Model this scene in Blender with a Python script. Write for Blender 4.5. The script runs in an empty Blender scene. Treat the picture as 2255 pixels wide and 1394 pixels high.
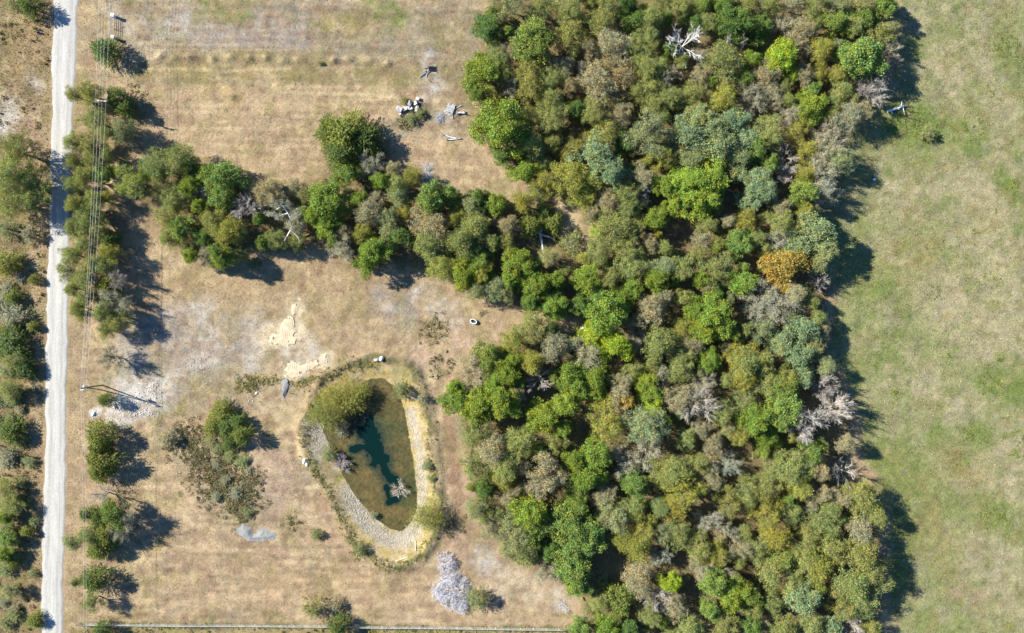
import bpy, math, random
import numpy as np
from math import radians, pi, sin, cos

# ------------------------------------------------------------------ camera, sky, sun, exposure
scene = bpy.context.scene
col = scene.collection
S = 0.11                      # metres per photo pixel on the ground
W0, H0 = 2255.0, 1394.0
CAM_H = W0 * 24.0 / 36.0 * S  # flying height for a 24 mm lens
cam = bpy.data.cameras.new('drone_camera'); cam.lens = 24.0; cam.sensor_width = 36.0
cam.sensor_fit = 'HORIZONTAL'; cam.clip_start = 0.5; cam.clip_end = 9000
camo = bpy.data.objects.new('drone_camera', cam); col.objects.link(camo)
camo.location = (0, 0, CAM_H); scene.camera = camo

SUN_EL = radians(28.0)
SX, SY = -0.938, 0.346        # horizontal direction towards the sun
world = bpy.data.worlds.new('World'); scene.world = world; world.use_nodes = True
wn = world.node_tree; wn.nodes.clear()
sky = wn.nodes.new('ShaderNodeTexSky'); sky.sky_type = 'NISHITA'; sky.sun_disc = False
sky.sun_elevation = SUN_EL; sky.sun_rotation = math.atan2(SX, SY)
sky.air_density = 1.0; sky.dust_density = 0.0; sky.ozone_density = 10.0
bg = wn.nodes.new('ShaderNodeBackground'); bg.inputs['Strength'].default_value = 0.07
wo = wn.nodes.new('ShaderNodeOutputWorld')
wn.links.new(sky.outputs[0], bg.inputs[0]); wn.links.new(bg.outputs[0], wo.inputs[0])
sun = bpy.data.lights.new('sun', 'SUN'); sun.energy = 5.0; sun.angle = radians(0.5); sun.color = (1.0, 0.945, 0.86)
suno = bpy.data.objects.new('sun', sun); col.objects.link(suno)
from mathutils import Vector, Matrix
d = Vector((SX * cos(SUN_EL), SY * cos(SUN_EL), sin(SUN_EL)))
suno.rotation_euler = d.to_track_quat('Z', 'Y').to_euler(); suno.location = d * 300
vs = scene.view_settings
vs.view_transform = 'Standard'; vs.look = 'None'; vs.gamma = 1.0; vs.use_curve_mapping = False
vs.exposure = 1.45
scene.cycles.max_bounces = 5; scene.cycles.diffuse_bounces = 3; scene.cycles.glossy_bounces = 2
scene.cycles.transmission_bounces = 2; scene.cycles.transparent_max_bounces = 4
scene.cycles.caustics_reflective = False; scene.cycles.caustics_refractive = False

rng = np.random.default_rng(7)
random.seed(7)

# ------------------------------------------------------------------ helpers
def P(px, py, h=0.0):
    """photo pixel seen at height h above the ground plane -> world x, y"""
    k = (CAM_H - h) / CAM_H
    return (np.asarray(px, float) - W0 / 2) * S * k, (H0 / 2 - np.asarray(py, float)) * S * k

def PX(x, y):
    return x / S + W0 / 2, H0 / 2 - y / S

def lin(r, g, b):
    f = lambda c: (c / 255 / 12.92) if c / 255 <= 0.04045 else ((c / 255 + 0.055) / 1.055) ** 2.4
    return np.array([f(r), f(g), f(b)])

def _hash(ix, iy, seed):
    n = (ix.astype(np.int64) * 374761393 + iy.astype(np.int64) * 668265263 + seed * 974634777) & 0xffffffff
    n = ((n ^ (n >> 13)) * 1274126177) & 0xffffffff
    n = (n ^ (n >> 16)) & 0xffffffff
    return n.astype(np.float64) / 0xffffffff

def vnoise(x, y, sc, seed=0):
    x = x / sc; y = y / sc
    ix = np.floor(x); iy = np.floor(y); fx = x - ix; fy = y - iy
    fx = fx * fx * (3 - 2 * fx); fy = fy * fy * (3 - 2 * fy)
    a = _hash(ix, iy, seed); b = _hash(ix + 1, iy, seed); c = _hash(ix, iy + 1, seed); e = _hash(ix + 1, iy + 1, seed)
    return (a * (1 - fx) + b * fx) * (1 - fy) + (c * (1 - fx) + e * fx) * fy

def fbm(x, y, sc, seed=0, oct=4):
    t = 0; amp = 0.5; s = 0
    for i in range(oct):
        t = t + amp * vnoise(x, y, sc / 2 ** i, seed + 17 * i); s += amp; amp *= 0.55
    return t / s

def smooth(a, b, x):
    t = np.clip((x - a) / (b - a + 1e-9), 0, 1); return t * t * (3 - 2 * t)

def seg_dist(x, y, pts, closed=False):
    pts = list(pts); n = len(pts); dmin = np.full(np.shape(x), 1e9)
    for i in range(n if closed else n - 1):
        ax, ay = pts[i]; bx, by = pts[(i + 1) % n]
        dx, dy = bx - ax, by - ay
        t = np.clip(((x - ax) * dx + (y - ay) * dy) / (dx * dx + dy * dy + 1e-9), 0, 1)
        dmin = np.minimum(dmin, np.hypot(x - ax - t * dx, y - ay - t * dy))
    return dmin

def inside(x, y, pts):
    r = np.zeros(np.shape(x), bool); n = len(pts)
    for i in range(n):
        ax, ay = pts[i]; bx, by = pts[(i + 1) % n]
        c = ((ay > y) != (by > y))
        with np.errstate(divide='ignore', invalid='ignore'):
            c = c & (x < (bx - ax) * (y - ay) / (by - ay + 1e-12) + ax)
        r ^= c
    return r

def sdist(x, y, pts):
    dd = seg_dist(x, y, pts, True)
    return np.where(inside(x, y, pts), -dd, dd)

def np_mesh(name, verts, faces, colors=None, smooth_shade=False):
    """verts (N,3), faces (M,k) all the same size"""
    me = bpy.data.meshes.new(name)
    verts = np.asarray(verts, np.float32); faces = np.asarray(faces, np.int32)
    k = faces.shape[1]
    me.vertices.add(len(verts)); me.vertices.foreach_set('co', verts.ravel())
    me.loops.add(faces.size); me.loops.foreach_set('vertex_index', faces.ravel())
    me.polygons.add(len(faces))
    me.polygons.foreach_set('loop_start', np.arange(0, faces.size, k, dtype=np.int32))
    me.polygons.foreach_set('loop_total', np.full(len(faces), k, np.int32))
    if smooth_shade: me.polygons.foreach_set('use_smooth', np.ones(len(faces), bool))
    if colors is not None:
        a = me.color_attributes.new('tint', 'FLOAT_COLOR', 'POINT')
        c = np.ones((len(verts), 4), np.float32); c[:, :3] = colors
        a.data.foreach_set('color', c.ravel())
    me.update(); me.validate()
    return me

def obj(name, me, mat=None, parent=None, loc=None):
    o = bpy.data.objects.new(name, me); col.objects.link(o)
    if mat is not None and me is not None and not me.materials: me.materials.append(mat)
    if parent is not None: o.parent = parent
    if loc is not None: o.location = loc
    return o

def tag(o, label, cat, group=None, kind=None):
    o['label'] = label; o['category'] = cat
    if group: o['group'] = group
    if kind: o['kind'] = kind
    return o

def thing(name, label, cat, loc=(0, 0, 0), rz=0.0, group=None):
    o = bpy.data.objects.new(name, None); col.objects.link(o)
    o.empty_display_size = 0.3
    o.location = loc; o.rotation_euler = (0, 0, rz)
    return tag(o, label, cat, group)

class Tubes:
    """collects tapered tubes into one mesh"""
    def __init__(self): self.v = []; self.f = []; self.n = 0
    def add(self, pts, rad, k=5, cap=True):
        pts = np.asarray(pts, float); n = len(pts)
        rad = np.broadcast_to(np.asarray(rad, float), (n,))
        t = np.gradient(pts, axis=0); t /= np.linalg.norm(t, axis=1, keepdims=True) + 1e-9
        ref = np.array([0, 0, 1.0]) if abs(t[0, 2]) < 0.8 else np.array([1.0, 0, 0])
        u = np.cross(t, ref); u /= np.linalg.norm(u, axis=1, keepdims=True) + 1e-9
        w = np.cross(t, u)
        a = np.arange(k) * 2 * pi / k
        ring = pts[:, None, :] + rad[:, None, None] * (np.cos(a)[None, :, None] * u[:, None, :] + np.sin(a)[None, :, None] * w[:, None, :])
        self.v.append(ring.reshape(-1, 3))
        i = np.arange(n - 1)[:, None] * k; j = np.arange(k)[None, :]; j2 = (j + 1) % k
        q = np.stack([i + j, i + j2, i + k + j2, i + k + j], -1).reshape(-1, 4) + self.n
        self.f.append(q); self.n += n * k
        if cap:
            for base, end in ((0, pts[0]), ((n - 1) * k, pts[-1])):
                self.v.append(end[None, :]); c = self.n; self.n += 1
                b = np.arange(k); off = c - (n * k) - (0 if base == 0 else 1) + base
                self.f.append(np.stack([off + b, off + (b + 1) % k, np.full(k, c), np.full(k, c)], -1))
    def mesh(self, name, sm=True):
        me = bpy.data.meshes.new(name)
        V = np.concatenate(self.v); F = np.concatenate(self.f)
        quads = F[F[:, 2] != F[:, 3]]; tris = F[F[:, 2] == F[:, 3]][:, :3]
        nl = quads.size + tris.size
        me.vertices.add(len(V)); me.vertices.foreach_set('co', V.astype(np.float32).ravel())
        me.loops.add(nl); me.loops.foreach_set('vertex_index', np.concatenate([quads.ravel(), tris.ravel()]).astype(np.int32))
        me.polygons.add(len(quads) + len(tris))
        ls = np.concatenate([np.arange(len(quads)) * 4, quads.size + np.arange(len(tris)) * 3]).astype(np.int32)
        me.polygons.foreach_set('loop_start', ls)
        me.polygons.foreach_set('loop_total', np.concatenate([np.full(len(quads), 4), np.full(len(tris), 3)]).astype(np.int32))
        if sm: me.polygons.foreach_set('use_smooth', np.ones(len(quads) + len(tris), bool))
        me.update(); me.validate(); return me

class Boxes:
    def __init__(self): self.v = []; self.f = []; self.n = 0
    def add(self, c, size, rz=0.0, bev=0.0, jitter=0.0):
        sx, sy, sz = [s / 2 for s in size]
        b = min(bev, sx, sy, sz)
        pts = []
        for z in (-sz, sz):
            for (x, y) in ((-sx + b, -sy), (sx - b, -sy), (sx, -sy + b), (sx, sy - b), (sx - b, sy), (-sx + b, sy), (-sx, sy - b), (-sx, -sy + b)):
                pts.append((x, y, z))
        p = np.array(pts)
        if jitter: p += rng.normal(0, jitter, p.shape)
        cs, sn = cos(rz), sin(rz)
        q = p.copy(); q[:, 0] = p[:, 0] * cs - p[:, 1] * sn; q[:, 1] = p[:, 0] * sn + p[:, 1] * cs
        self.v.append(q + np.asarray(c, float)); n = self.n
        for i in range(8): self.f.append((n + i, n + (i + 1) % 8, n + 8 + (i + 1) % 8, n + 8 + i))
        self.f.append(tuple(n + i for i in range(7, -1, -1))); self.f.append(tuple(n + 8 + i for i in range(8)))
        self.n += 16
    def mesh(self, name):
        me = bpy.data.meshes.new(name)
        me.from_pydata(np.concatenate(self.v).tolist(), [], self.f); me.update(); return me

# ------------------------------------------------------------------ materials
def mat(name, build):
    m = bpy.data.materials.new(name); m.use_nodes = True
    nt = m.node_tree; nt.nodes.clear()
    out = nt.nodes.new('ShaderNodeOutputMaterial')
    build(nt, out); return m

def N(nt, t, **kw):
    n = nt.nodes.new(t)
    for k, v in kw.items(): setattr(n, k, v)
    return n

def noise_node(nt, scale, detail=4, rough=0.6, vec=None):
    n = N(nt, 'ShaderNodeTexNoise'); n.inputs['Scale'].default_value = scale
    n.inputs['Detail'].default_value = detail; n.inputs['Roughness'].default_value = rough
    if vec is not None: nt.links.new(vec, n.inputs['Vector'])
    return n

def mixc(nt, a, b, fac, mode='MIX'):
    m = N(nt, 'ShaderNodeMix', data_type='RGBA', blend_type=mode)
    for s, v in ((m.inputs[6], a), (m.inputs[7], b), (m.inputs[0], fac)):
        if hasattr(v, 'is_linked'): nt.links.new(v, s)
        elif isinstance(v, (int, float)): s.default_value = v
        else: s.default_value = (*v, 1)
    return m.outputs[2]

def ramp(nt, src, p0, c0, p1, c1):
    r = N(nt, 'ShaderNodeValToRGB'); e = r.color_ramp.elements
    e[0].position = p0; e[0].color = (*c0, 1); e[1].position = p1; e[1].color = (*c1, 1)
    nt.links.new(src, r.inputs[0]); return r.outputs[0]

def rough_mat(name, base, var=0.25, scale=3.0, rough=0.85, bump=0.3, metal=0.0, second=None, object_tint=False):
    def b(nt, out):
        tc = N(nt, 'ShaderNodeTexCoord')
        n = noise_node(nt, scale, 5, 0.65, tc.outputs['Object'])
        base_ = np.array(base); c2 = np.array(second) if second is not None else base_ * (1 + var)
        c = ramp(nt, n.outputs[0], 0.3, base_ * (1 - var), 0.7, np.clip(c2, 0, 0.9))
        if object_tint:
            oi = N(nt, 'ShaderNodeObjectInfo'); c = mixc(nt, c, oi.outputs['Color'], 1.0, 'MULTIPLY')
        p = N(nt, 'ShaderNodeBsdfPrincipled'); p.inputs['Roughness'].default_value = rough; p.inputs['Metallic'].default_value = metal
        p.inputs['Specular IOR Level'].default_value = 0.25
        nt.links.new(c, p.inputs['Base Color'])
        if bump:
            n2 = noise_node(nt, scale * 4, 4, 0.7, tc.outputs['Object'])
            bm = N(nt, 'ShaderNodeBump'); bm.inputs['Strength'].default_value = bump; bm.inputs['Distance'].default_value = 0.05
            nt.links.new(n2.outputs[0], bm.inputs['Height']); nt.links.new(bm.outputs[0], p.inputs['Normal'])
        nt.links.new(p.outputs[0], out.inputs[0])
    return mat(name, b)

def leaf_mat(name, use_object_color=True, transl=0.28):
    def b(nt, out):
        at = N(nt, 'ShaderNodeAttribute', attribute_name='tint')
        c = at.outputs['Color']
        if use_object_color:
            oi = N(nt, 'ShaderNodeObjectInfo'); c = mixc(nt, c, oi.outputs['Color'], 1.0, 'MULTIPLY')
        df = N(nt, 'ShaderNodeBsdfDiffuse'); tr = N(nt, 'ShaderNodeBsdfTranslucent')
        gl = N(nt, 'ShaderNodeBsdfGlossy'); gl.inputs['Roughness'].default_value = 0.45
        gl.inputs['Color'].default_value = (.8, .8, .7, 1)
        nt.links.new(c, df.inputs[0]); nt.links.new(mixc(nt, c, (1.25, 1.15, 0.5), 1.0, 'MULTIPLY'), tr.inputs[0])
        m1 = N(nt, 'ShaderNodeMixShader'); m1.inputs[0].default_value = transl
        nt.links.new(df.outputs[0], m1.inputs[1]); nt.links.new(tr.outputs[0], m1.inputs[2])
        m2 = N(nt, 'ShaderNodeMixShader'); m2.inputs[0].default_value = 0.015
        nt.links.new(m1.outputs[0], m2.inputs[1]); nt.links.new(gl.outputs[0], m2.inputs[2])
        nt.links.new(m2.outputs[0], out.inputs[0])
    return mat(name, b)

M_LEAF = leaf_mat('leaf')
M_GRASS = leaf_mat('grass_blades', False, 0.2)
M_BARK = rough_mat('bark', (0.17, 0.14, 0.11), 0.35, 2.0, 0.9, 0.5, object_tint=True)
M_DEAD = rough_mat('dead_wood', (0.40, 0.38, 0.34), 0.25, 1.5, 0.85, 0.4, object_tint=True)

def ground_mat():
    def b(nt, out):
        at = N(nt, 'ShaderNodeAttribute', attribute_name='tint')
        geo = N(nt, 'ShaderNodeNewGeometry')
        n1 = noise_node(nt, 2.2, 6, 0.75, geo.outputs['Position'])
        n2 = noise_node(nt, 0.35, 4, 0.6, geo.outputs['Position'])
        f1 = ramp(nt, n1.outputs[0], 0.28, (0.62, 0.62, 0.62), 0.72, (1.32, 1.32, 1.32))
        f2 = ramp(nt, n2.outputs[0], 0.3, (0.88, 0.9, 0.9), 0.7, (1.1, 1.08, 1.05))
        c = mixc(nt, at.outputs['Color'], f1, 1.0, 'MULTIPLY')
        c = mixc(nt, c, f2, 1.0, 'MULTIPLY')
        p = N(nt, 'ShaderNodeBsdfPrincipled'); p.inputs['Roughness'].default_value = 0.95
        p.inputs['Specular IOR Level'].default_value = 0.1
        nt.links.new(c, p.inputs['Base Color'])
        n3 = noise_node(nt, 1.6, 7, 0.8, geo.outputs['Position'])
        bm = N(nt, 'ShaderNodeBump'); bm.inputs['Strength'].default_value = 0.7; bm.inputs['Distance'].default_value = 0.16
        nt.links.new(n3.outputs[0], bm.inputs['Height']); nt.links.new(bm.outputs[0], p.inputs['Normal'])
        nt.links.new(p.outputs[0], out.inputs[0])
    return mat('ground_soil', b)

# ------------------------------------------------------------------ layout traced from the photograph (pixels)
ROAD_Y = np.array([-4000, -300, 0, 100, 200, 350, 500, 696, 900, 1160, 1394, 1700, 5400])
ROAD_L = np.array([240, 126, 118, 114, 111, 110, 108, 101, 98, 93, 88, 82, 0])
ROAD_R = np.array([300, 184, 174, 170, 165, 159, 154, 152, 148, 145, 140, 134, 52])
WATER = [(812, 838), (842, 836), (872, 862), (886, 905), (896, 960), (906, 1020), (914, 1080), (914, 1120), (900, 1152), (882, 1168), (858, 1162),
         (830, 1142), (800, 1112), (775, 1080), (757, 1048), (742, 1020), (728, 985), (712, 950), (716, 920), (740, 890), (780, 860)]
BANK = [(738, 826), (768, 810), (805, 800), (845, 797), (880, 803), (906, 822), (922, 858), (934, 900), (946, 980), (958, 1060), (962, 1120), (950, 1180), (925, 1220),
        (890, 1240), (850, 1238), (815, 1215), (780, 1180), (755, 1130), (728, 1075), (700, 1030), (678, 990), (672, 945), (690, 900), (712, 840)]
WOOD = [(1065, -40), (1062, 60), (1035, 150), (1045, 240), (1060, 310), (1110, 370), (1175, 425), (1230, 432), (1110, 428), (1000, 430), (940, 412), (880, 385),
        (860, 320), (830, 270), (760, 258), (700, 275), (700, 330), (720, 380), (690, 405), (560, 415), (520, 375), (440, 345), (380, 330), (320, 350),
        (275, 410), (300, 460), (350, 490), (360, 540), (430, 570), (500, 575), (560, 558), (680, 552), (770, 585), (820, 600), (900, 590), (960, 620),
        (1050, 660), (1180, 685), (1270, 715), (1180, 712), (1120, 735), (1075, 780), (1010, 810), (985, 850), (1005, 920), (1025, 1000), (1045, 1060),
        (1050, 1120), (1090, 1190), (1150, 1250), (1250, 1300), (1300, 1340), (1260, 1400), (1260, 1440), (1940, 1440), (1945, 1250), (1935, 1120),
        (1870, 1060), (1880, 960), (1875, 880), (1835, 790), (1825, 700), (1835, 600), (1825, 500), (1800, 440), (1830, 380), (1845, 300),
        (1880, 250), (1940, 190), (1960, 110), (1950, -40)]
ROW = [(205, 180), (215, 260), (220, 360), (215, 460), (225, 560), (235, 660), (245, 730)]

def road_sd(px, py):
    l = np.interp(py, ROAD_Y, ROAD_L); r = np.interp(py, ROAD_Y, ROAD_R)
    return np.maximum(l - px, px - r)

# ground colour: a list of patches, painted over each other in order (real ground cover, not light)
C = dict(tan=(199, 175, 139), tan2=(190, 167, 130), straw=(214, 192, 150), grey=(170, 158, 132), lilac=(176, 164, 148), pale=(212, 204, 190), green=(140, 146, 84),
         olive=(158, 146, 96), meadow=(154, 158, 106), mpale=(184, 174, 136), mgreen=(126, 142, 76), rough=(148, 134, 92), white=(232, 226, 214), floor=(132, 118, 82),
         ring=(198, 178, 112), gravel=(206, 194, 166), pink=(208, 181, 154), track=(168, 140, 112), weed=(118, 116, 78), cream=(230, 212, 176), mud=(160, 158, 150), rust=(182, 154, 114), gold=(196, 170, 104))
C = {k: lin(*v) for k, v in C.items()}
PATCH = [
 # (points, radius, feather, colour, strength)
 ([(0, -200), (0, 1600)], 112, 14, 'rough', 1), ([(125, -200), (122, 1600)], 50, 8, 'tan2', .8),
 ([(180, 690), (176, 1394)], 26, 14, 'tan2', .9), ([(60, 250), (60, 330)], 30, 30, 'pink', .7), ([(70, 30), (60, 140)], 40, 30, 'rust', .5), ([(90, 980), (85, 1390)], 16, 14, 'rust', .5),
 ([(20, 240), (15, 280)], 22, 20, 'pale', .7), ([(20, 690), (60, 690)], 22, 20, 'meadow', .7), ([(70, 170), (90, 190)], 12, 14, 'pale', .5),
 ([(330, 60), (1040, 70)], 62, 20, 'grey', 1), ([(320, 125), (1040, 130)], 58, 24, 'grey', .95), ([(300, 170), (900, 178)], 16, 14, 'olive', .5), ([(300, 150), (640, 158)], 12, 14, 'gold', .55), ([(640, 158), (1000, 165)], 24, 20, 'olive', .6),
 ([(470, 75), (700, 80)], 45, 30, 'lilac', .9), ([(330, 65), (420, 60)], 34, 30, 'lilac', .8), ([(360, 50), (400, 45)], 20, 14, 'pale', .55), ([(340, 85), (410, 70)], 8, 8, 'pale', .6),
 ([(440, 15), (530, 30)], 22, 22, 'green', .75), ([(730, 60), (800, 55)], 38, 26, 'olive', .8), ([(820, 10), (870, 45)], 26, 26, 'green', .75), ([(620, 10), (760, 10)], 14, 12, 'lilac', .6),
 ([(400, 128), (700, 130)], 16, 14, 'olive', .7), ([(260, 60), (280, 60)], 26, 16, 'straw', .6), ([(250, 20), (280, 70)], 14, 12, 'pale', .5),
 ([(310, 96), (520, 98)], 2, 2.5, 'straw', .9), ([(320, 109), (640, 112)], 2, 2.5, 'straw', .8), ([(300, 152), (560, 156), (640, 152)], 3, 3, 'straw', .9), ([(620, 205), (820, 208), (860, 216)], 4, 4, 'straw', .9), ([(985, 72), (1003, 92), (990, 106), (968, 99)], 2, 2.5, 'straw', .9), ([(340, 85), (380, 60), (410, 45)], 3, 3, 'pale', .9), ([(345, 60), (385, 40)], 3, 3, 'pale', .8), ([(590, 860), (612, 960), (606, 1050)], 5, 4, 'straw', .8),
 ([(960, 60), (1010, 110)], 28, 24, 'olive', .5), ([(945, 130), (952, 190)], 17, 12, 'pale', .75), ([(940, 205), (980, 190)], 18, 18, 'pale', .4),
 ([(320, 250), (690, 260)], 52, 26, 'tan', 1), ([(450, 330), (700, 340)], 60, 26, 'tan', 1), ([(600, 200), (860, 205)], 14, 10, 'straw', .6), ([(505, 210), (525, 220)], 15, 12, 'gold', .5), ([(860, 300), (1100, 370)], 60, 30, 'tan', .9),
 ([(880, 290), (960, 250)], 22, 16, 'grey', .7), ([(900, 265), (935, 250)], 20, 14, 'weed', .5), ([(940, 365), (942, 400)], 12, 10, 'pale', .7), ([(1090, 410), (1110, 414)], 14, 12, 'green', .4),
 ([(990, 250), (970, 265)], 14, 12, 'pale', .5), ([(980, 290), (1010, 290)], 16, 14, 'pale', .45),
 ([(330, 560), (900, 640)], 60, 40, 'tan2', 1), ([(400, 700), (1000, 720)], 80, 40, 'tan2', 1), ([(360, 560), (560, 640)], 30, 36, 'straw', .6), ([(420, 640), (700, 620)], 28, 30, 'rust', .35),
 ([(300, 820), (420, 790), (540, 750)], 54, 40, 'pale', 1.0), ([(300, 740), (440, 710)], 44, 36, 'pale', .75),
 ([(310, 740), (500, 760)], 52, 40, 'lilac', .8), ([(340, 830), (520, 770)], 40, 34, 'grey', .6), ([(440, 740), (560, 800)], 30, 24, 'pale', .4),
 ([(840, 660), (900, 680)], 36, 26, 'lilac', .85), ([(930, 655), (980, 680)], 22, 20, 'pale', .75), ([(860, 690), (900, 720)], 20, 20, 'pale', .5), ([(920, 720), (990, 730)], 26, 22, 'olive', .5),
 ([(1000, 720), (1020, 700)], 10, 8, 'pale', .5), ([(1010, 740), (1100, 740)], 30, 30, 'pink', .6), ([(1000, 780), (1040, 770)], 20, 20, 'pink', .6), ([(940, 795), (1000, 790)], 9, 9, 'grey', .6),
 ([(655, 670), (640, 740), (625, 755)], 20, 14, 'cream', .95), ([(598, 752), (660, 740)], 30, 18, 'cream', .9), ([(640, 820), (700, 805), (715, 785)], 18, 12, 'cream', .95), ([(680, 770), (650, 790)], 26, 20, 'pale', .6),
 ([(275, 905), (325, 880)], 42, 16, 'white', 1.0), ([(330, 870), (360, 845)], 30, 20, 'white', .8), ([(205, 912), (215, 905)], 9, 6, 'white', .9), ([(410, 815), (460, 795)], 20, 16, 'white', .8), ([(400, 850), (500, 820)], 34, 30, 'grey', .5),
 ([(250, 1100), (250, 1330)], 60, 40, 'tan', .8), ([(340, 1080), (900, 1290)], 110, 40, 'tan', 1), ([(420, 1290), (1240, 1335)], 48, 30, 'tan', .9), ([(600, 1000), (640, 1130)], 34, 22, 'pink', .8),
 ([(620, 850), (640, 950)], 26, 20, 'straw', .6), ([(700, 1130), (780, 1220)], 30, 34, 'track', .5), ([(640, 1140), (640, 1160)], 22, 20, 'olive', .6), ([(560, 1290), (900, 1280)], 36, 34, 'rust', .35),
 ([(480, 1060), (560, 1130)], 42, 26, 'grey', .7), ([(380, 960), (420, 1000)], 38, 26, 'grey', .5), ([(450, 880), (590, 870)], 26, 20, 'grey', .5),
 ([(930, 800), (1000, 1200)], 34, 10, 'pink', 1), ([(946, 810), (976, 1000), (985, 1150)], 11, 7, 'straw', .9), ([(985, 880), (1003, 1060), (1010, 1160)], 13, 8, 'track', 1.0), ([(926, 812), (948, 930), (966, 1080)], 5, 4, 'weed', .55), ([(1000, 1180), (1020, 1200)], 40, 30, 'track', .6),
 ([(960, 1190), (945, 1250)], 12, 10, 'straw', .6), ([(1060, 1230), (1100, 1280), (1220, 1320)], 24, 24, 'pale', .6), ([(1130, 1290), (1170, 1310)], 30, 26, 'straw', .5), ([(1040, 1060), (1050, 1080)], 20, 16, 'pink', .6),
 ([(170, 1394), (1250, 1398)], 16, 6, 'olive', .9), ([(170, 1372), (1250, 1381)], 4, 3, 'weed', .5),
]
MEADOW = [(1960, -200), (1990, 60), (1960, 180), (1870, 260), (1850, 380), (1810, 450), (1840, 600), (1830, 760), (1880, 860), (1900, 1000), (1940, 1120), (1960, 1300), (1960, 1700), (9000, 1700), (9000, -200)]
MPATCH = [
 ([(2150, 0), (2190, 720)], 80, 80, 'mpale', .75), ([(2200, 760), (2220, 1394)], 50, 60, 'mpale', .6),
 ([(2040, 60), (2120, 200)], 60, 50, 'mpale', .9), ([(2180, 20), (2200, 320)], 40, 40, 'mpale', .6), ([(2200, 60), (2220, 140)], 30, 26, 'mgreen', .6), ([(2010, 270), (2110, 300)], 50, 40, 'mgreen', .9), ([(1960, 250), (2000, 290)], 30, 26, 'mgreen', .9),
 ([(2000, 350), (2080, 370)], 30, 26, 'green', .7), ([(1950, 400), (2080, 440)], 50, 40, 'mpale', .8), ([(2120, 420), (2230, 560)], 60, 50, 'mpale', .9), ([(1900, 500), (1930, 640)], 40, 36, 'green', .45), ([(1990, 560), (2050, 640)], 50, 40, 'olive', .6),
 ([(2080, 660), (2230, 760)], 60, 50, 'mpale', .8), ([(1950, 650), (1970, 740)], 26, 30, 'mgreen', .5), ([(2180, 830), (2240, 860)], 40, 26, 'mgreen', .8), ([(2000, 820), (2090, 900)], 46, 40, 'mpale', .75), ([(2120, 940), (2170, 950)], 22, 20, 'mgreen', .7), ([(2035, 930), (2050, 940)], 20, 12, 'mgreen', .6),
 ([(1910, 960), (1990, 1050)], 50, 36, 'green', .6), ([(1960, 1060), (2060, 1090)], 44, 40, 'green', .45), ([(2110, 1010), (2200, 1060)], 44, 40, 'olive', .7), ([(2200, 1000), (2240, 1060)], 24, 24, 'mpale', .9), ([(2170, 1110), (2230, 1170)], 36, 26, 'mgreen', .75),
 ([(2040, 1160), (2120, 1230)], 50, 40, 'olive', .5), ([(1980, 1180), (1990, 1290)], 30, 26, 'green', .7), ([(2110, 1310), (2140, 1330)], 26, 26, 'track', .5), ([(2150, 1230), (2240, 1290)], 50, 40, 'mpale', .6), ([(2210, 390), (2240, 440)], 18, 12, 'mgreen', .85), ([(2140, 200), (2170, 330)], 22, 20, 'mgreen', .5),
]

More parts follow.
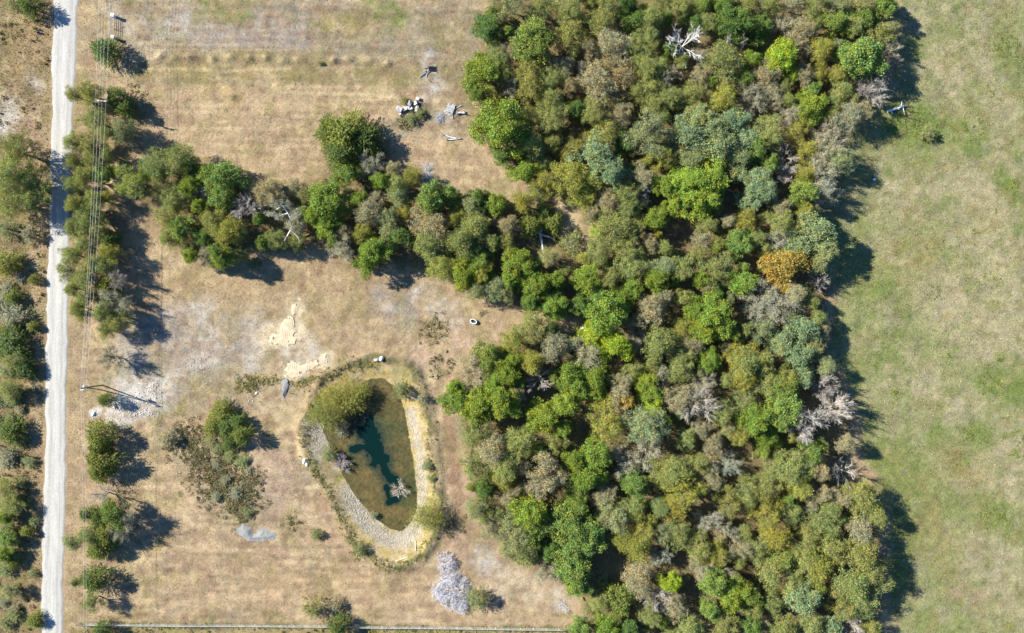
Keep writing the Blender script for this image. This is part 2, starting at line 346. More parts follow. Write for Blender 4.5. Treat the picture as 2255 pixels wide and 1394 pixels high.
def ground_color(x, y):
    px, py = PX(x, y)
    wx = (fbm(x, y, 5.5, 3, 4) - .5) * 46 + (fbm(x, y, 1.2, 33, 2) - .5) * 12
    wy = (fbm(x, y, 5.5, 5, 4) - .5) * 46 + (fbm(x, y, 1.2, 35, 2) - .5) * 12
    qx, qy = px + wx, py + wy
    c = np.ones((len(x), 3)) * C['tan2']
    def lay(a, key):
        nonlocal c
        a = np.clip(a, 0, 1)[:, None]; c = c * (1 - a) + a * C[key]
    def patches(L):
        for pts, r, f, key, st in L:
            xs = [p[0] for p in pts]; ys = [p[1] for p in pts]; m = r + f + 60
            idx = np.nonzero((px > min(xs) - m) & (px < max(xs) + m) & (py > min(ys) - m) & (py < max(ys) + m))[0]
            if len(idx) == 0: continue
            wk = min(1.0, (r + f) / 55.0)
            dd = seg_dist(px[idx] + wx[idx] * wk, py[idx] + wy[idx] * wk, pts)
            a = st * smooth(r + f, r - f, dd)
            a = a * (0.4 + .9 * smooth(.3, .6, fbm(x[idx], y[idx], 2.2, 71, 4)))
            a = np.clip(a, 0, 1)[:, None]; c[idx] = c[idx] * (1 - a) + a * C[key]
    m1 = fbm(x, y, 4.5, 201, 5); m2 = fbm(x, y, 6.0, 203, 5); m3 = fbm(x, y, 2.2, 205, 4); m4 = fbm(x + y * .4, y, 3.0, 207, 4)
    lay(smooth(.52, .68, m1) * .55, 'olive'); lay(smooth(.54, .68, m2) * .5, 'grey'); lay(smooth(.54, .7, m3) * .5, 'track'); lay(smooth(.55, .7, m4) * .6, 'straw')
    patches(PATCH)
    mm = mound_sum(px + wx * .3, py + wy * .3); lay(mm * .8, 'straw'); lay(np.clip(mm, 0, 1) * smooth(.45, .6, m3) * .8, 'weed')
    lay(smooth(.53, .66, m1) * .45, 'olive'); lay(smooth(.53, .66, m3) * .5, 'track'); lay(smooth(.58, .72, m4) * .35, 'straw')
    # pasture
    md = sdist(qx, qy, MEADOW); lay(smooth(8, -20, md), 'meadow')
    idx = np.nonzero(px > 1780)[0]
    if len(idx):
        sub = (x[idx], y[idx])
        keep = c.copy(); patches(MPATCH); a = smooth(8, -20, md)[:, None]; c = keep * (1 - a) + c * a
        g = fbm(x, y, 7.0, 91, 5); lay(smooth(.54, .72, g) * .55 * smooth(8, -20, md), 'mgreen')
        g = fbm(x, y, 9.0, 95, 5); lay(smooth(.52, .7, g) * .5 * smooth(8, -20, md), 'mpale')
        g = fbm(x, y, 3.0, 191, 4); lay(smooth(.55, .7, g) * .5 * smooth(8, -20, md), 'olive')
        g = fbm(x, y, 2.4, 195, 4); lay(smooth(.56, .72, g) * .5 * smooth(8, -20, md), 'mgreen')
        g = fbm(x, y, 3.4, 197, 4); lay(smooth(.6, .74, g) * .25 * smooth(8, -20, md), 'lilac')
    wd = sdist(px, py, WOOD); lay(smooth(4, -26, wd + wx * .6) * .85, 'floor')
    lay(smooth(1.15, .6, seg_dist(qx, qy, [(1250, 470), (1262, 500), (1285, 540)]) / 34) * .9, 'straw'); lay(smooth(1.2, .7, seg_dist(qx, qy, [(1140, 700), (1270, 720)]) / 20) * .9, 'tan')
    # pond surround
    bd = sdist(px + wx * .75, py + wy * .75, BANK); wt = sdist(px, py, WATER)
    near = np.abs(bd) < 90
    lay(smooth(14, 4, np.abs(bd - 4)) * .85 * smooth(.35, .55, fbm(x, y, 2.5, 47, 3)), 'weed')
    lay(smooth(3, -8, bd), 'ring')
    lay(smooth(0, -4, bd) * smooth(.38, .58, fbm(x, y, 1.3, 41, 3)) * .8, 'straw')
    lay(smooth(3, -8, bd) * smooth(.5, .7, fbm(x, y, 3, 43, 3)) * .5, 'green')
    gr = np.minimum(seg_dist(px, py, [(765, 1085), (800, 1145), (850, 1190), (890, 1195), (915, 1160)]) / 20, seg_dist(px, py, [(690, 940), (715, 965), (705, 990)]) / 26)
    gr = np.minimum(gr, seg_dist(px, py, [(905, 905), (925, 1000), (930, 1080), (925, 1130)]) / 10)
    lay(smooth(1.25, .7, gr + (fbm(x, y, .8, 45, 2) - .5)) * .95, 'gravel')
    lay(smooth(1, -3, wt) * 1.0, 'weed')
    # speckle of straw and bare soil, mowing streaks
    s1 = fbm(x, y * 2.2, 2.6, 51, 3); c = c * (0.84 + 0.32 * s1)[:, None]
    s2 = vnoise(x, y, .9, 55); c = c * (0.86 + 0.28 * s2)[:, None]
    lo = (py > 1040) & (px > 220) & (px < 960)
    st = vnoise(x * .12 + fbm(x, y, 12, 3, 2), y, .9, 57)
    c = np.where(lo[:, None], c * (0.80 + 0.40 * st)[:, None], c)
    up = (py < 430) & (px > 300) & (px < 1060); st = vnoise(x * .08, y + x * .01, .8, 59)
    c = np.where(up[:, None], c * (0.82 + 0.36 * st)[:, None], c)
    return c * GROUND_GAIN
GROUND_GAIN = 0.585

WATER_Z = -0.75
MOUND = [(352, 124), (385, 128), (418, 126), (470, 130), (508, 127), (547, 131), (586, 128), (624, 133), (662, 130), (735, 134), (770, 132), (806, 136), (852, 140), (512, 212)]
def mound_sum(px, py):
    m = np.zeros(np.shape(px))
    for i, (a, b) in enumerate(MOUND): m = m + np.exp(-(((px - a) / (9 + 3 * (i % 3))) ** 2 + ((py - b) / 8) ** 2))
    return m
def ground_z(x, y):
    x = np.asarray(x, float); y = np.asarray(y, float)
    px, py = PX(x, y)
    z = (fbm(x, y, 22, 11, 3) - .5) * .8 + (fbm(x, y, 2.0, 13, 2) - .5) * .16
    z = z * smooth(0, 60, road_sd(px, py))
    bd = sdist(px, py, BANK); wt = sdist(px, py, WATER)
    t = np.clip(wt / np.maximum(wt - bd, 1), 0, 1)          # 0 at the waterline, 1 at the bank top
    zin = WATER_Z + (-WATER_Z - .0) * smooth(0, 1, t) + .02
    zin = np.where(wt < 0, WATER_Z - .9 * smooth(0, -30, wt), zin)
    k = smooth(6, -2, bd)
    berm = .45 * np.exp(-((bd - 10) / 12.0) ** 2)
    return z * (1 - k) + zin * k + berm + .5 * mound_sum(px, py)
def gz(x, y): return float(ground_z(np.array([x]), np.array([y]))[0])

# ------------------------------------------------------------------ ground sheet
fx = np.arange(-150, 150.01, .42); fy = np.arange(-95, 95.01, .42)
ext = np.array([15, 40, 100, 250, 700, 1800, 4000.])
gx = np.concatenate([-150 - ext[::-1], fx, 150 + ext]); gy = np.concatenate([-95 - ext[::-1], fy, 95 + ext])
X, Y = np.meshgrid(gx, gy); nx, ny = len(gx), len(gy)
xf, yf = X.ravel(), Y.ravel()
zf = ground_z(xf, yf)
iy, ix = np.meshgrid(np.arange(ny - 1), np.arange(nx - 1), indexing='ij')
a = (iy * nx + ix).ravel()
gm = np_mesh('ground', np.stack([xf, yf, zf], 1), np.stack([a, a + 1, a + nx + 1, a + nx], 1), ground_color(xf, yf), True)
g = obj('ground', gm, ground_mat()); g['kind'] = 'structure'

# ------------------------------------------------------------------ road
def road_mat():
    def b(nt, out):
        at = N(nt, 'ShaderNodeAttribute', attribute_name='tint')
        geo = N(nt, 'ShaderNodeNewGeometry')
        mp = N(nt, 'ShaderNodeMapping'); mp.inputs['Scale'].default_value = (3.2, .12, 1)
        nt.links.new(geo.outputs['Position'], mp.inputs[0])
        n0 = noise_node(nt, 1.0, 4, .6, mp.outputs[0])
        n1 = noise_node(nt, 2.5, 7, .75, geo.outputs['Position'])
        c = mixc(nt, at.outputs['Color'], ramp(nt, n0.outputs[0], .32, (.87, .87, .87), .68, (1.1, 1.1, 1.1)), 1, 'MULTIPLY')
        c = mixc(nt, c, ramp(nt, n1.outputs[0], .3, (.82, .81, .79), .65, (1.12, 1.12, 1.12)), 1, 'MULTIPLY')
        p = N(nt, 'ShaderNodeBsdfPrincipled'); p.inputs['Roughness'].default_value = .95; p.inputs['Specular IOR Level'].default_value = .1
        nt.links.new(c, p.inputs['Base Color'])
        bm = N(nt, 'ShaderNodeBump'); bm.inputs['Strength'].default_value = .4; bm.inputs['Distance'].default_value = .05
        nt.links.new(n1.outputs[0], bm.inputs['Height']); nt.links.new(bm.outputs[0], p.inputs['Normal'])
        nt.links.new(p.outputs[0], out.inputs[0])
    return mat('caliche_road', b)
pyr = np.concatenate([[-4000, -2000, -900], np.arange(-320, 1720, 4.), [2500, 4000, 5400]])
K = 15; u = np.linspace(0, 1, K)
L = np.interp(pyr, ROAD_Y, ROAD_L); R = np.interp(pyr, ROAD_Y, ROAD_R)
one = np.zeros_like(pyr)
L = L + (fbm(one, pyr, 60, 61, 6) - .5) * 11 + (fbm(one, pyr, 16, 62, 3) - .5) * 4; R = R + (fbm(one, pyr, 70, 63, 6) - .5) * 11 + (fbm(one, pyr, 16, 64, 3) - .5) * 4
pxr = L[:, None] * (1 - u) + R[:, None] * u
rx = (pxr - W0 / 2) * S; ry = np.repeat(((H0 / 2 - pyr) * S)[:, None], K, 1)
rz = .015 + .09 * (1 - (2 * u - 1) ** 4); rz = np.repeat(rz[None], len(pyr), 0); rz[:, 0] = rz[:, -1] = -.08
base = lin(216, 214, 204) * .64
tr = .97 - .16 * np.exp(-((u - .27) / .06) ** 2) + .05 * np.exp(-((u - .5) / .06) ** 2) - .17 * np.exp(-((u - .72) / .06) ** 2)
tr[[0, -1]] = .62; tr[[1, -2]] = .82
rc = (base[None, None] * tr[None, :, None]) * (.86 + .28 * fbm(rx.ravel() * 2.5, ry.ravel() * .35, 1.6, 67, 4)).reshape(len(pyr), K, 1)
nr = len(pyr); iy, ix = np.meshgrid(np.arange(nr - 1), np.arange(K - 1), indexing='ij'); a = (iy * K + ix).ravel()
rm = np_mesh('road', np.stack([rx, ry, rz], -1).reshape(-1, 3), np.stack([a + K, a + K + 1, a + 1, a], 1), rc.reshape(-1, 3), True)
road = obj('road', rm, road_mat()); road['kind'] = 'structure'

# ------------------------------------------------------------------ pond water and floating algae
def water_mat():
    def b(nt, out):
        p = N(nt, 'ShaderNodeBsdfPrincipled'); p.inputs['Base Color'].default_value = (.003, .016, .015, 1)
        p.inputs['Roughness'].default_value = .25; p.inputs['IOR'].default_value = 1.33; p.inputs['Specular IOR Level'].default_value = .08
        n = noise_node(nt, 1.5, 3); bm = N(nt, 'ShaderNodeBump'); bm.inputs['Strength'].default_value = .08; bm.inputs['Distance'].default_value = .02
        nt.links.new(n.outputs[0], bm.inputs['Height']); nt.links.new(bm.outputs[0], p.inputs['Normal'])
        nt.links.new(p.outputs[0], out.inputs[0])
    return mat('pond_water', b)
wv = [(*[float(q) for q in P(px_ + (6 if px_ > 830 else -6), py_ + (6 if py_ > 1000 else -6))], WATER_Z) for px_, py_ in WATER]
me = bpy.data.meshes.new('pond_water'); me.from_pydata(wv, [], [list(range(len(wv)))[::-1]]); me.update()
pw = obj('pond_water', me, water_mat()); pw['kind'] = 'structure'
ax = np.arange(700, 930, 1.6); ay = np.arange(820, 1180, 1.6); AX, AY = np.meshgrid(ax, ay)
wx, wy = P(AX.ravel(), AY.ravel()); pxa, pya = AX.ravel(), AY.ravel()
sd = sdist(pxa, pya, WATER)
openw = seg_dist(pxa, pya, [(806, 945), (812, 965), (824, 1000), (838, 1022), (850, 1045), (862, 1060)]) / np.interp(pya, [930, 960, 1010, 1040, 1065], [24, 26, 23, 16, 13])
openw2 = seg_dist(pxa, pya, [(775, 990), (800, 985)]) / 10
openw3 = seg_dist(pxa, pya, [(850, 1070), (856, 1105), (875, 1100)]) / 8
na = fbm(wx, wy, 1.9, 81, 5)
field = np.minimum(np.minimum(openw, openw2 + .15), openw3 + .2) + (na - .5) * 2.0
crack = np.abs(fbm(wx, wy * .6, 2.4, 83, 4) - .5)
keep = (field > .72) & (sd < 5)
keep = keep.reshape(AX.shape); kk = keep[:-1, :-1] & keep[1:, :-1] & keep[:-1, 1:] & keep[1:, 1:]
iy, ix = np.nonzero(kk); w_ = AX.shape[1]; a = iy * w_ + ix
zz = WATER_Z + .012 + .05 * fbm(wx, wy, .7, 87, 3) + .03 * np.clip(na - .45, 0, 1)
mixa = fbm(wx, wy, 3.2, 89, 4)[:, None]
ca = lin(96, 88, 48) * (1 - smooth(.4, .65, mixa)) + lin(110, 96, 54) * smooth(.4, .65, mixa)
gs = smooth(.52, .68, fbm(wx, wy, 4.5, 97, 4))[:, None] * .7; ca = ca * (1 - gs) + lin(70, 80, 44) * gs
edge_ = smooth(2.1, .8, field)[:, None] * .9; ca = ca * (1 - edge_) + lin(34, 56, 44) * edge_
ck_ = (smooth(.012, .002, crack) * smooth(.35, .5, vnoise(wx, wy, 5, 85)))[:, None] * .55; ca = ca * (1 - ck_) + lin(58, 60, 34) * ck_
ca = ca * (.42 + .44 * vnoise(wx, wy, .45, 98))[:, None]
fa = np.stack([a, a + 1, a + w_ + 1, a + w_], 1); used = np.unique(fa); remap = np.zeros(len(wx), int); remap[used] = np.arange(len(used))
am = np_mesh('algae', np.stack([wx, wy, zz], 1)[used], remap[fa][:, ::-1], ca[used], True)
def algae_mat():
    def b(nt, out):
        at = N(nt, 'ShaderNodeAttribute', attribute_name='tint'); p = N(nt, 'ShaderNodeBsdfPrincipled')
        p.inputs['Roughness'].default_value = .7; p.inputs['Specular IOR Level'].default_value = .2
        nt.links.new(at.outputs['Color'], p.inputs['Base Color']); nt.links.new(p.outputs[0], out.inputs[0])
    return mat('algae', b)
al = obj('pond_algae', am, algae_mat()); tag(al, 'brown green algae mat floating on the pond', 'algae', kind='stuff')

# ------------------------------------------------------------------ scattered cover: grass, weeds, undergrowth (uncountable)
def tuft_mesh(name, x, y, h, w, colr, blades=3, spread=.8, z=None):
    n = len(x); z = ground_z(x, y) if z is None else z
    x = np.repeat(x, blades); y = np.repeat(y, blades); z = np.repeat(z, blades); h = np.repeat(h, blades) * rng.uniform(.6, 1.2, n * blades); w = np.repeat(w, blades)
    c = np.repeat(colr, blades, 0) * rng.uniform(.7, 1.3, (n * blades, 1))
    t = rng.uniform(0, 2 * pi, n * blades); le = rng.uniform(.2, 1, n * blades) * spread * h
    dx, dy = np.cos(t), np.sin(t)
    ox = x + rng.normal(0, .08, n * blades); oy = y + rng.normal(0, .08, n * blades)
    v0 = np.stack([ox - dy * w / 2, oy + dx * w / 2, z - .02], 1); v1 = np.stack([ox + dy * w / 2, oy - dx * w / 2, z - .02], 1)
    v2 = np.stack([ox + dx * le, oy + dy * le, z + h], 1)
    V = np.stack([v0, v1, v2], 1).reshape(-1, 3); F = np.arange(len(V)).reshape(-1, 3)
    return np_mesh(name, V, F, np.repeat(c, 3, 0))

def leaves(Pc, size, tint, up=.4, aspect=.62):
    """rhombic leaf sprays: centres (M,3), sizes (M,), tints (M,3) -> verts, faces, colours"""
    m = len(Pc)
    nrm = rng.normal(0, 1, (m, 3)); nrm[:, 2] = np.abs(nrm[:, 2]) + up; nrm /= np.linalg.norm(nrm, axis=1, keepdims=True)
    r = rng.normal(0, 1, (m, 3)); u = np.cross(nrm, r); u /= np.linalg.norm(u, axis=1, keepdims=True) + 1e-9
    v = np.cross(nrm, u); s = size[:, None]
    V = np.stack([Pc - u * s, Pc - v * s * aspect, Pc + u * s, Pc + v * s * aspect], 1).reshape(-1, 3)
    return V, np.arange(m * 4).reshape(-1, 4), np.repeat(tint, 4, 0)

def scatter(n, x0, x1, y0, y1, dens):
    px = rng.uniform(x0, x1, n); py = rng.uniform(y0, y1, n)
    x, y = P(px, py); k = rng.uniform(0, 1, n) < dens(px, py, x, y)
    return px[k], py[k], x[k], y[k]

def open_ground(px, py):
    return (road_sd(px, py) > 2) & (sdist(px, py, WATER) > 1)

def dens_dry(px, py, x, y):
    dn = .55 + .9 * (fbm(x, y, 3, 101, 3) - .3)
    dn = np.where(open_ground(px, py) & (px < 1990), dn, 0)
    dn = np.where(sdist(px, py, WOOD) < -20, .12, dn)
    return np.where((px < 1860) | (sdist(px, py, MEADOW) > 0), dn, 0)
px, py, x, y = scatter(330000, -60, 2000, -60, 1460, dens_dry)
cg = ground_color(x, y) * rng.uniform(.85, 1.5, (len(x), 1)) * np.where(rng.uniform(0, 1, (len(x), 1)) < .12, .78, 1)
hh = rng.uniform(.04, .14, len(x)) * np.where(px < 112, 1.9, 1)
o = obj('dry_grass', tuft_mesh('dry_grass', x, y, hh, rng.uniform(.08, .2, len(x)), cg, 2, 1.6), M_GRASS)
tag(o, 'short dry straw coloured grass over the clearings', 'grass', kind='stuff')
def dens_past(px, py, x, y):
    return np.where(sdist(px, py, MEADOW) < 0, .6 + .8 * (fbm(x, y, 3, 103, 3) - .4), 0)
px, py, x, y = scatter(130000, 1780, 2330, -60, 1460, dens_past)
cg = ground_color(x, y) * rng.uniform(.8, 1.4, (len(x), 1))
o = obj('pasture_grass', tuft_mesh('pasture_grass', x, y, rng.uniform(.06, .2, len(x)), rng.uniform(.1, .22, len(x)), cg, 2, 1.5), M_GRASS)
tag(o, 'grazed green and tan pasture grass beyond the wood', 'grass', kind='stuff')

def weeds(name, label, cx, cy, rad, hgt, color, per=40, size=.13, var=.3):
    """leafy clumps at pixel positions (arrays), radius and height in metres"""
    x, y = P(cx, cy); n = len(x); z = ground_z(x, y)
    k = rng.poisson(per, n); idx = np.repeat(np.arange(n), k); m = len(idx)
    t = rng.uniform(0, 2 * pi, m); r = np.sqrt(rng.uniform(0, 1, m)) * rad[idx]
    zz = z[idx] + .03 + rng.uniform(0, 1, m) ** .7 * hgt[idx] * (1 - .6 * (r / rad[idx]) ** 2)
    Pc = np.stack([x[idx] + r * np.cos(t), y[idx] + r * np.sin(t), zz], 1)
    ctint = color[idx] * np.repeat(rng.uniform(1 - var, 1 + var, n), k)[:, None] * rng.uniform(.65, 1.35, (m, 1))
    V, F, Cc = leaves(Pc, rng.uniform(.6, 1.3, m) * size, ctint)
    o = obj(name, np_mesh(name, V, F, Cc), M_GRASS); tag(o, label, 'weeds', kind='stuff'); return o

def along(pts, n, wid):
    pts = np.array(pts, float); d_ = np.r_[0, np.cumsum(np.hypot(*np.diff(pts, axis=0).T))]
    t = rng.uniform(0, d_[-1], n)
    return np.interp(t, d_, pts[:, 0]) + rng.normal(0, wid, n), np.interp(t, d_, pts[:, 1]) + rng.normal(0, wid, n)

belts = [([(712, 860), (690, 890), (668, 940), (676, 1000), (715, 1070), (748, 1140), (780, 1190), (815, 1222), (850, 1242), (890, 1245), (925, 1225), (950, 1180)], 300, 7),
         ([(920, 820), (932, 880), (944, 960), (952, 1030), (958, 1090)], 80, 6), ([(655, 856), (690, 838), (740, 815), (790, 800), (830, 800)], 100, 8), ([(525, 840), (570, 832), (612, 836)], 90, 8), ([(560, 850), (520, 860)], 40, 6),
         ([(640, 850), (700, 830)], 50, 5), ([(174, 1378), (700, 1381), (1250, 1388)], 260, 3), ([(790, 1200), (800, 1225), (776, 1222)], 40, 5)]
cx, cy = [np.concatenate(q) for q in zip(*[along(*b_) for b_ in belts])]
n = len(cx); pal = np.array([lin(124, 130, 70), lin(150, 140, 92), lin(112, 118, 74), lin(160, 146, 84)]) * 1.0
weeds('pond_weeds', 'grey green weeds growing in a belt round the pond bank', cx, cy, rng.uniform(.2, .7, n), rng.uniform(.06, .36, n), pal[rng.integers(0, 4, n)] * 1.1, 20, .11)
# undergrowth on the wood floor and scrub patches
def dens_und(px, py, x, y): return np.where((sdist(px, py, WOOD) < -4) & (seg_dist(px, py, [(1250, 470), (1285, 540)]) > 30), .25 + 1.2 * (fbm(x, y, 6, 111, 3) - .35), 0)
px, py, x, y = scatter(16000, 260, 1980, -30, 1430, dens_und); n = len(px)
pal = np.array([lin(122, 128, 64), lin(136, 130, 78), lin(104, 120, 54), lin(140, 134, 88)]) * 1.3
weeds('undergrowth', 'olive and brown undergrowth on the floor of the wood', px, py, rng.uniform(.3, 1.1, n), rng.uniform(.3, 1.6, n), pal[rng.integers(0, 4, n)], 28, .15)
scrub = [([(150, 200), (190, 330)], 0, 1)]
sp = [((420, 960), 34, 110), ((480, 1060), 48, 330), ((530, 1110), 36, 170), ((440, 1010), 36, 140), ((550, 1060), 30, 90), ((380, 980), 20, 40), ((920, 250), 16, 60), ((890, 268), 14, 30), ((500, 1000), 34, 60), ((470, 1030), 30, 50), ((560, 850), 24, 30),
      ((960, 730), 30, 40), ((540, 1135), 12, 20), ((700, 1180), 6, 4), ((640, 1150), 16, 14), ((1065, 690), 6, 6), ((980, 800), 30, 26), ((300, 200), 20, 10), ((990, 1160), 30, 30)]
cx = np.concatenate([rng.normal(c_[0], r_ * .55, k_) for c_, r_, k_ in sp]); cy = np.concatenate([rng.normal(c_[1], r_ * .5, k_) for c_, r_, k_ in sp])
n = len(cx); pal = np.array([lin(132, 126, 88), lin(108, 112, 70), lin(150, 140, 112), lin(120, 104, 66)]) * 1.0
weeds('field_scrub', 'low grey green scrub in patches on the clearings', cx, cy, rng.uniform(.3, .8, n), rng.uniform(.1, .4, n), pal[rng.integers(0, 4, n)], 26)
def dens_v(px, py, x, y): return np.where((road_sd(px, py) > 5), np.where(px < 112, 1.2 * smooth(.42, .62, fbm(x, y, 5, 121, 4)), 0) + np.where(py > 1386, .8, 0), 0)
px, py, x, y = scatter(8000, -40, 1260, -30, 1420, dens_v); n = len(px)
pal = np.array([lin(126, 118, 66), lin(148, 126, 80), lin(106, 110, 58), lin(156, 140, 104)]) * 1.0
weeds('verge_weeds', 'brown and olive weeds over the rough verges', px, py, rng.uniform(.2, .7, n), rng.uniform(.2, .6, n), pal[rng.integers(0, 4, n)], 36)
mp_ = [((2010, 270), 40, 70), ((2220, 100), 30, 50), ((2190, 850), 30, 50), ((2230, 410), 14, 30), ((2130, 950), 20, 30), ((1968, 865), 6, 12), ((2195, 465), 4, 6), ((2150, 510), 8, 8), ((2190, 1130), 30, 40), ((2060, 640), 20, 12), ((2240, 1000), 16, 14),
       ((2100, 560), 60, 30), ((2200, 620), 60, 30), ((2160, 290), 30, 20), ((2175, 200), 20, 16), ((2095, 780), 30, 16), ((2205, 790), 6, 8), ((1990, 1180), 40, 20), ((2230, 1380), 20, 14), ((2240, 960), 20, 16)]
cx = np.concatenate([rng.normal(c_[0], r_ * .6, k_) for c_, r_, k_ in mp_]); cy = np.concatenate([rng.normal(c_[1], r_ * .55, k_) for c_, r_, k_ in mp_])
n = len(cx); pal = np.array([lin(110, 122, 52), lin(128, 132, 64), lin(96, 108, 50)]) * 1.0
weeds('pasture_weeds', 'green weed tufts dotted over the pasture', cx, cy, rng.uniform(.2, .6, n), rng.uniform(.04, .14, n), pal[rng.integers(0, 3, n)] * 1.25, 20, .10)

# stones: one icosahedron-like block, many copies joined (too small to pick apart)
def stones(name, label, cx, cy, size, color, cat='stones', lift=.25):
    x, y = P(cx, cy); n = len(x); z = ground_z(x, y)
    t = (1 + 5 ** .5) / 2
    B = np.array([(-1, t, 0), (1, t, 0), (-1, -t, 0), (1, -t, 0), (0, -1, t), (0, 1, t), (0, -1, -t), (0, 1, -t), (t, 0, -1), (t, 0, 1), (-t, 0, -1), (-t, 0, 1)]) / 1.9
    F = np.array([(0, 11, 5), (0, 5, 1), (0, 1, 7), (0, 7, 10), (0, 10, 11), (1, 5, 9), (5, 11, 4), (11, 10, 2), (10, 7, 6), (7, 1, 8), (3, 9, 4), (3, 4, 2), (3, 2, 6), (3, 6, 8), (3, 8, 9), (4, 9, 5), (2, 4, 11), (6, 2, 10), (8, 6, 7), (9, 8, 1)])
    V = B[None] * rng.uniform(.7, 1.2, (n, 12, 1)) * size[:, None, None] * rng.uniform(.6, 1.3, (n, 1, 3)); V[:, :, 2] *= .7
    V += np.stack([x, y, z + size * lift], 1)[:, None]
    Cc = np.repeat(color * rng.uniform(.75, 1.15, (n, 1)), 12, 0)
    o = obj(name, np_mesh(name, V.reshape(-1, 3), (F[None] + np.arange(n)[:, None, None] * 12).reshape(-1, 3), Cc), M_STONE)
    tag(o, label, cat, kind='stuff'); return o
M_STONE = mat('loose_stone', lambda nt, out: (lambda at, p: (p.inputs['Roughness'].__setattr__('default_value', .9), nt.links.new(at.outputs['Color'], p.inputs['Base Color']), nt.links.new(p.outputs[0], out.inputs[0])))(N(nt, 'ShaderNodeAttribute', attribute_name='tint'), N(nt, 'ShaderNodeBsdfPrincipled')))
cx, cy = [np.concatenate(q) for q in zip(along([(765, 1088), (800, 1145), (850, 1188), (888, 1192), (912, 1160)], 2600, 8), along([(692, 940), (712, 965), (706, 992)], 1100, 9), along([(902, 905), (922, 1000), (928, 1080), (925, 1130)], 800, 6))]
k = sdist(cx, cy, WATER) > 2; cx, cy = cx[k], cy[k]; n = len(cx)
stones('bank_gravel', 'pale grey stones covering the pond bank', cx, cy, rng.uniform(.04, .13, n), np.ones((n, 3)) * lin(214, 203, 180) * .72)
sp = [((290, 895), 24, 260), ((340, 862), 16, 90), ((322, 905), 16, 60), ((209, 911), 6, 50), ((440, 805), 18, 80), ((715, 790), 8, 60), ((1284, 724), 7, 24), ((1238, 1335), 9, 24), ((545, 880), 14, 16)]
cx = np.concatenate([rng.normal(c_[0], r_ * .7, k_) for c_, r_, k_ in sp]); cy = np.concatenate([rng.normal(c_[1], r_ * .6, k_) for c_, r_, k_ in sp]); n = len(cx)
stones('caliche_rubble', 'white broken caliche stones strewn on bare ground', cx, cy, rng.uniform(.05, .17, n), np.ones((n, 3)) * lin(228, 222, 210) * .7)

# ------------------------------------------------------------------ tree prototypes (each: trunk mesh + crown mesh, at radius R0, height HT0)
R0, HT0 = 4.5, 8.0
def curve_pts(a, b, n=5, sag=0.0, wob=.12):
    a = np.asarray(a, float); b = np.asarray(b, float); t = np.linspace(0, 1, n)[:, None]
    p = a * (1 - t) + b * t; L = np.linalg.norm(b - a)
    p[1:-1] += rng.normal(0, wob * L * .25, (n - 2, 3)); p[:, 2] += sag * L * (t[:, 0] * (1 - t[:, 0])) * 2
    return p

def rand_dirs(n, zmin=-.3):
    z = rng.uniform(zmin, 1, n); t = rng.uniform(0, 2 * pi, n); r = np.sqrt(1 - z * z)
    return np.stack([r * np.cos(t), r * np.sin(t), z], 1)

def lobes_oak(nl, spread=.60, big=.5):
    L = [((rng.normal(0, .4), rng.normal(0, .4), .64 * HT0), big * R0)]
    t0 = rng.uniform(0, 6.28); ex, ey = rng.uniform(.82, 1.12), rng.uniform(.82, 1.12)
    for i in range(nl):
        t = t0 + i * 2 * pi / nl + rng.normal(0, .35); rr = R0 * spread * rng.uniform(.6, 1.3); r = R0 * rng.uniform(.18, .40)
        rr = min(rr, R0 * 1.08 - r)
        L.append(((rr * cos(t) * ex, rr * sin(t) * ey, HT0 * rng.uniform(.36, .68)), r))
    for i in range(nl // 2 + 1):
        t = rng.uniform(0, 6.28); rr = R0 * rng.uniform(.1, .6)
        L.append(((rr * cos(t), rr * sin(t), HT0 * rng.uniform(.66, .88)), R0 * rng.uniform(.16, .30)))
    return L

def crown_from_lobes(L, clus_per_m2, leaf_per, sig, lsize, hue=.18, zflat=.8, hang=0.0, inner=.25, hole=.0):
    cs = []
    for (c, r) in L:
        n = int(clus_per_m2 * 4 * r * r * pi * .6) + 4
        dvec = rand_dirs(n, -.35); rad = r * rng.uniform(.82, 1.08, n)
        dvec2 = dvec * rad[:, None]; dvec2[:, 2] *= zflat
        p = np.array(c) + dvec2
        keep = np.ones(n, bool)
        for (c2, r2) in L:
            if c2 is c: continue
            dd = (p - np.array(c2)) / np.array([1, 1, zflat]); keep &= np.linalg.norm(dd, axis=1) > r2 * .72
        p = p[keep]
        ni = int(n * inner); q = np.array(c) + rand_dirs(ni, -.8) * (r * rng.uniform(.2, .75, (ni, 1)))
        cs.append(np.concatenate([p, q]))
    cs = np.concatenate(cs)
    if hole > 0: cs = cs[rng.uniform(0, 1, len(cs)) > hole * 2 * (vnoise(cs[:, 0] + 50, cs[:, 1] + 50, 1.6, int(rng.integers(999))) > .5)]
    k = rng.poisson(leaf_per, len(cs)); idx = np.repeat(np.arange(len(cs)), k); m = len(idx)
    off = rng.normal(0, 1, (m, 3)) * sig * np.array([1, 1, .75]); off[:, 2] -= hang * np.abs(off[:, 2])
    Pc = cs[idx] + off
    Pc[:, 2] = np.maximum(Pc[:, 2], .35)
    ch = rng.normal(0, hue, len(cs)); cb = rng.uniform(.78, 1.22, len(cs))
    b = cb[idx] * rng.uniform(.68, 1.32, m); h = ch[idx] + rng.normal(0, .08, m)
    tint = np.stack([b * (1 + h), b * (1 + h * .25), b * (1 - h * .6)], 1)
    return cs, Pc, rng.uniform(.65, 1.3, m) * lsize, np.clip(tint, .15, 2.2)

def crown_mesh(name, Pc, sz, tint, up=.45, aspect=.62):
    V, F, Cc = leaves(Pc, sz, tint, up, aspect); return np_mesh(name, V, F, Cc)

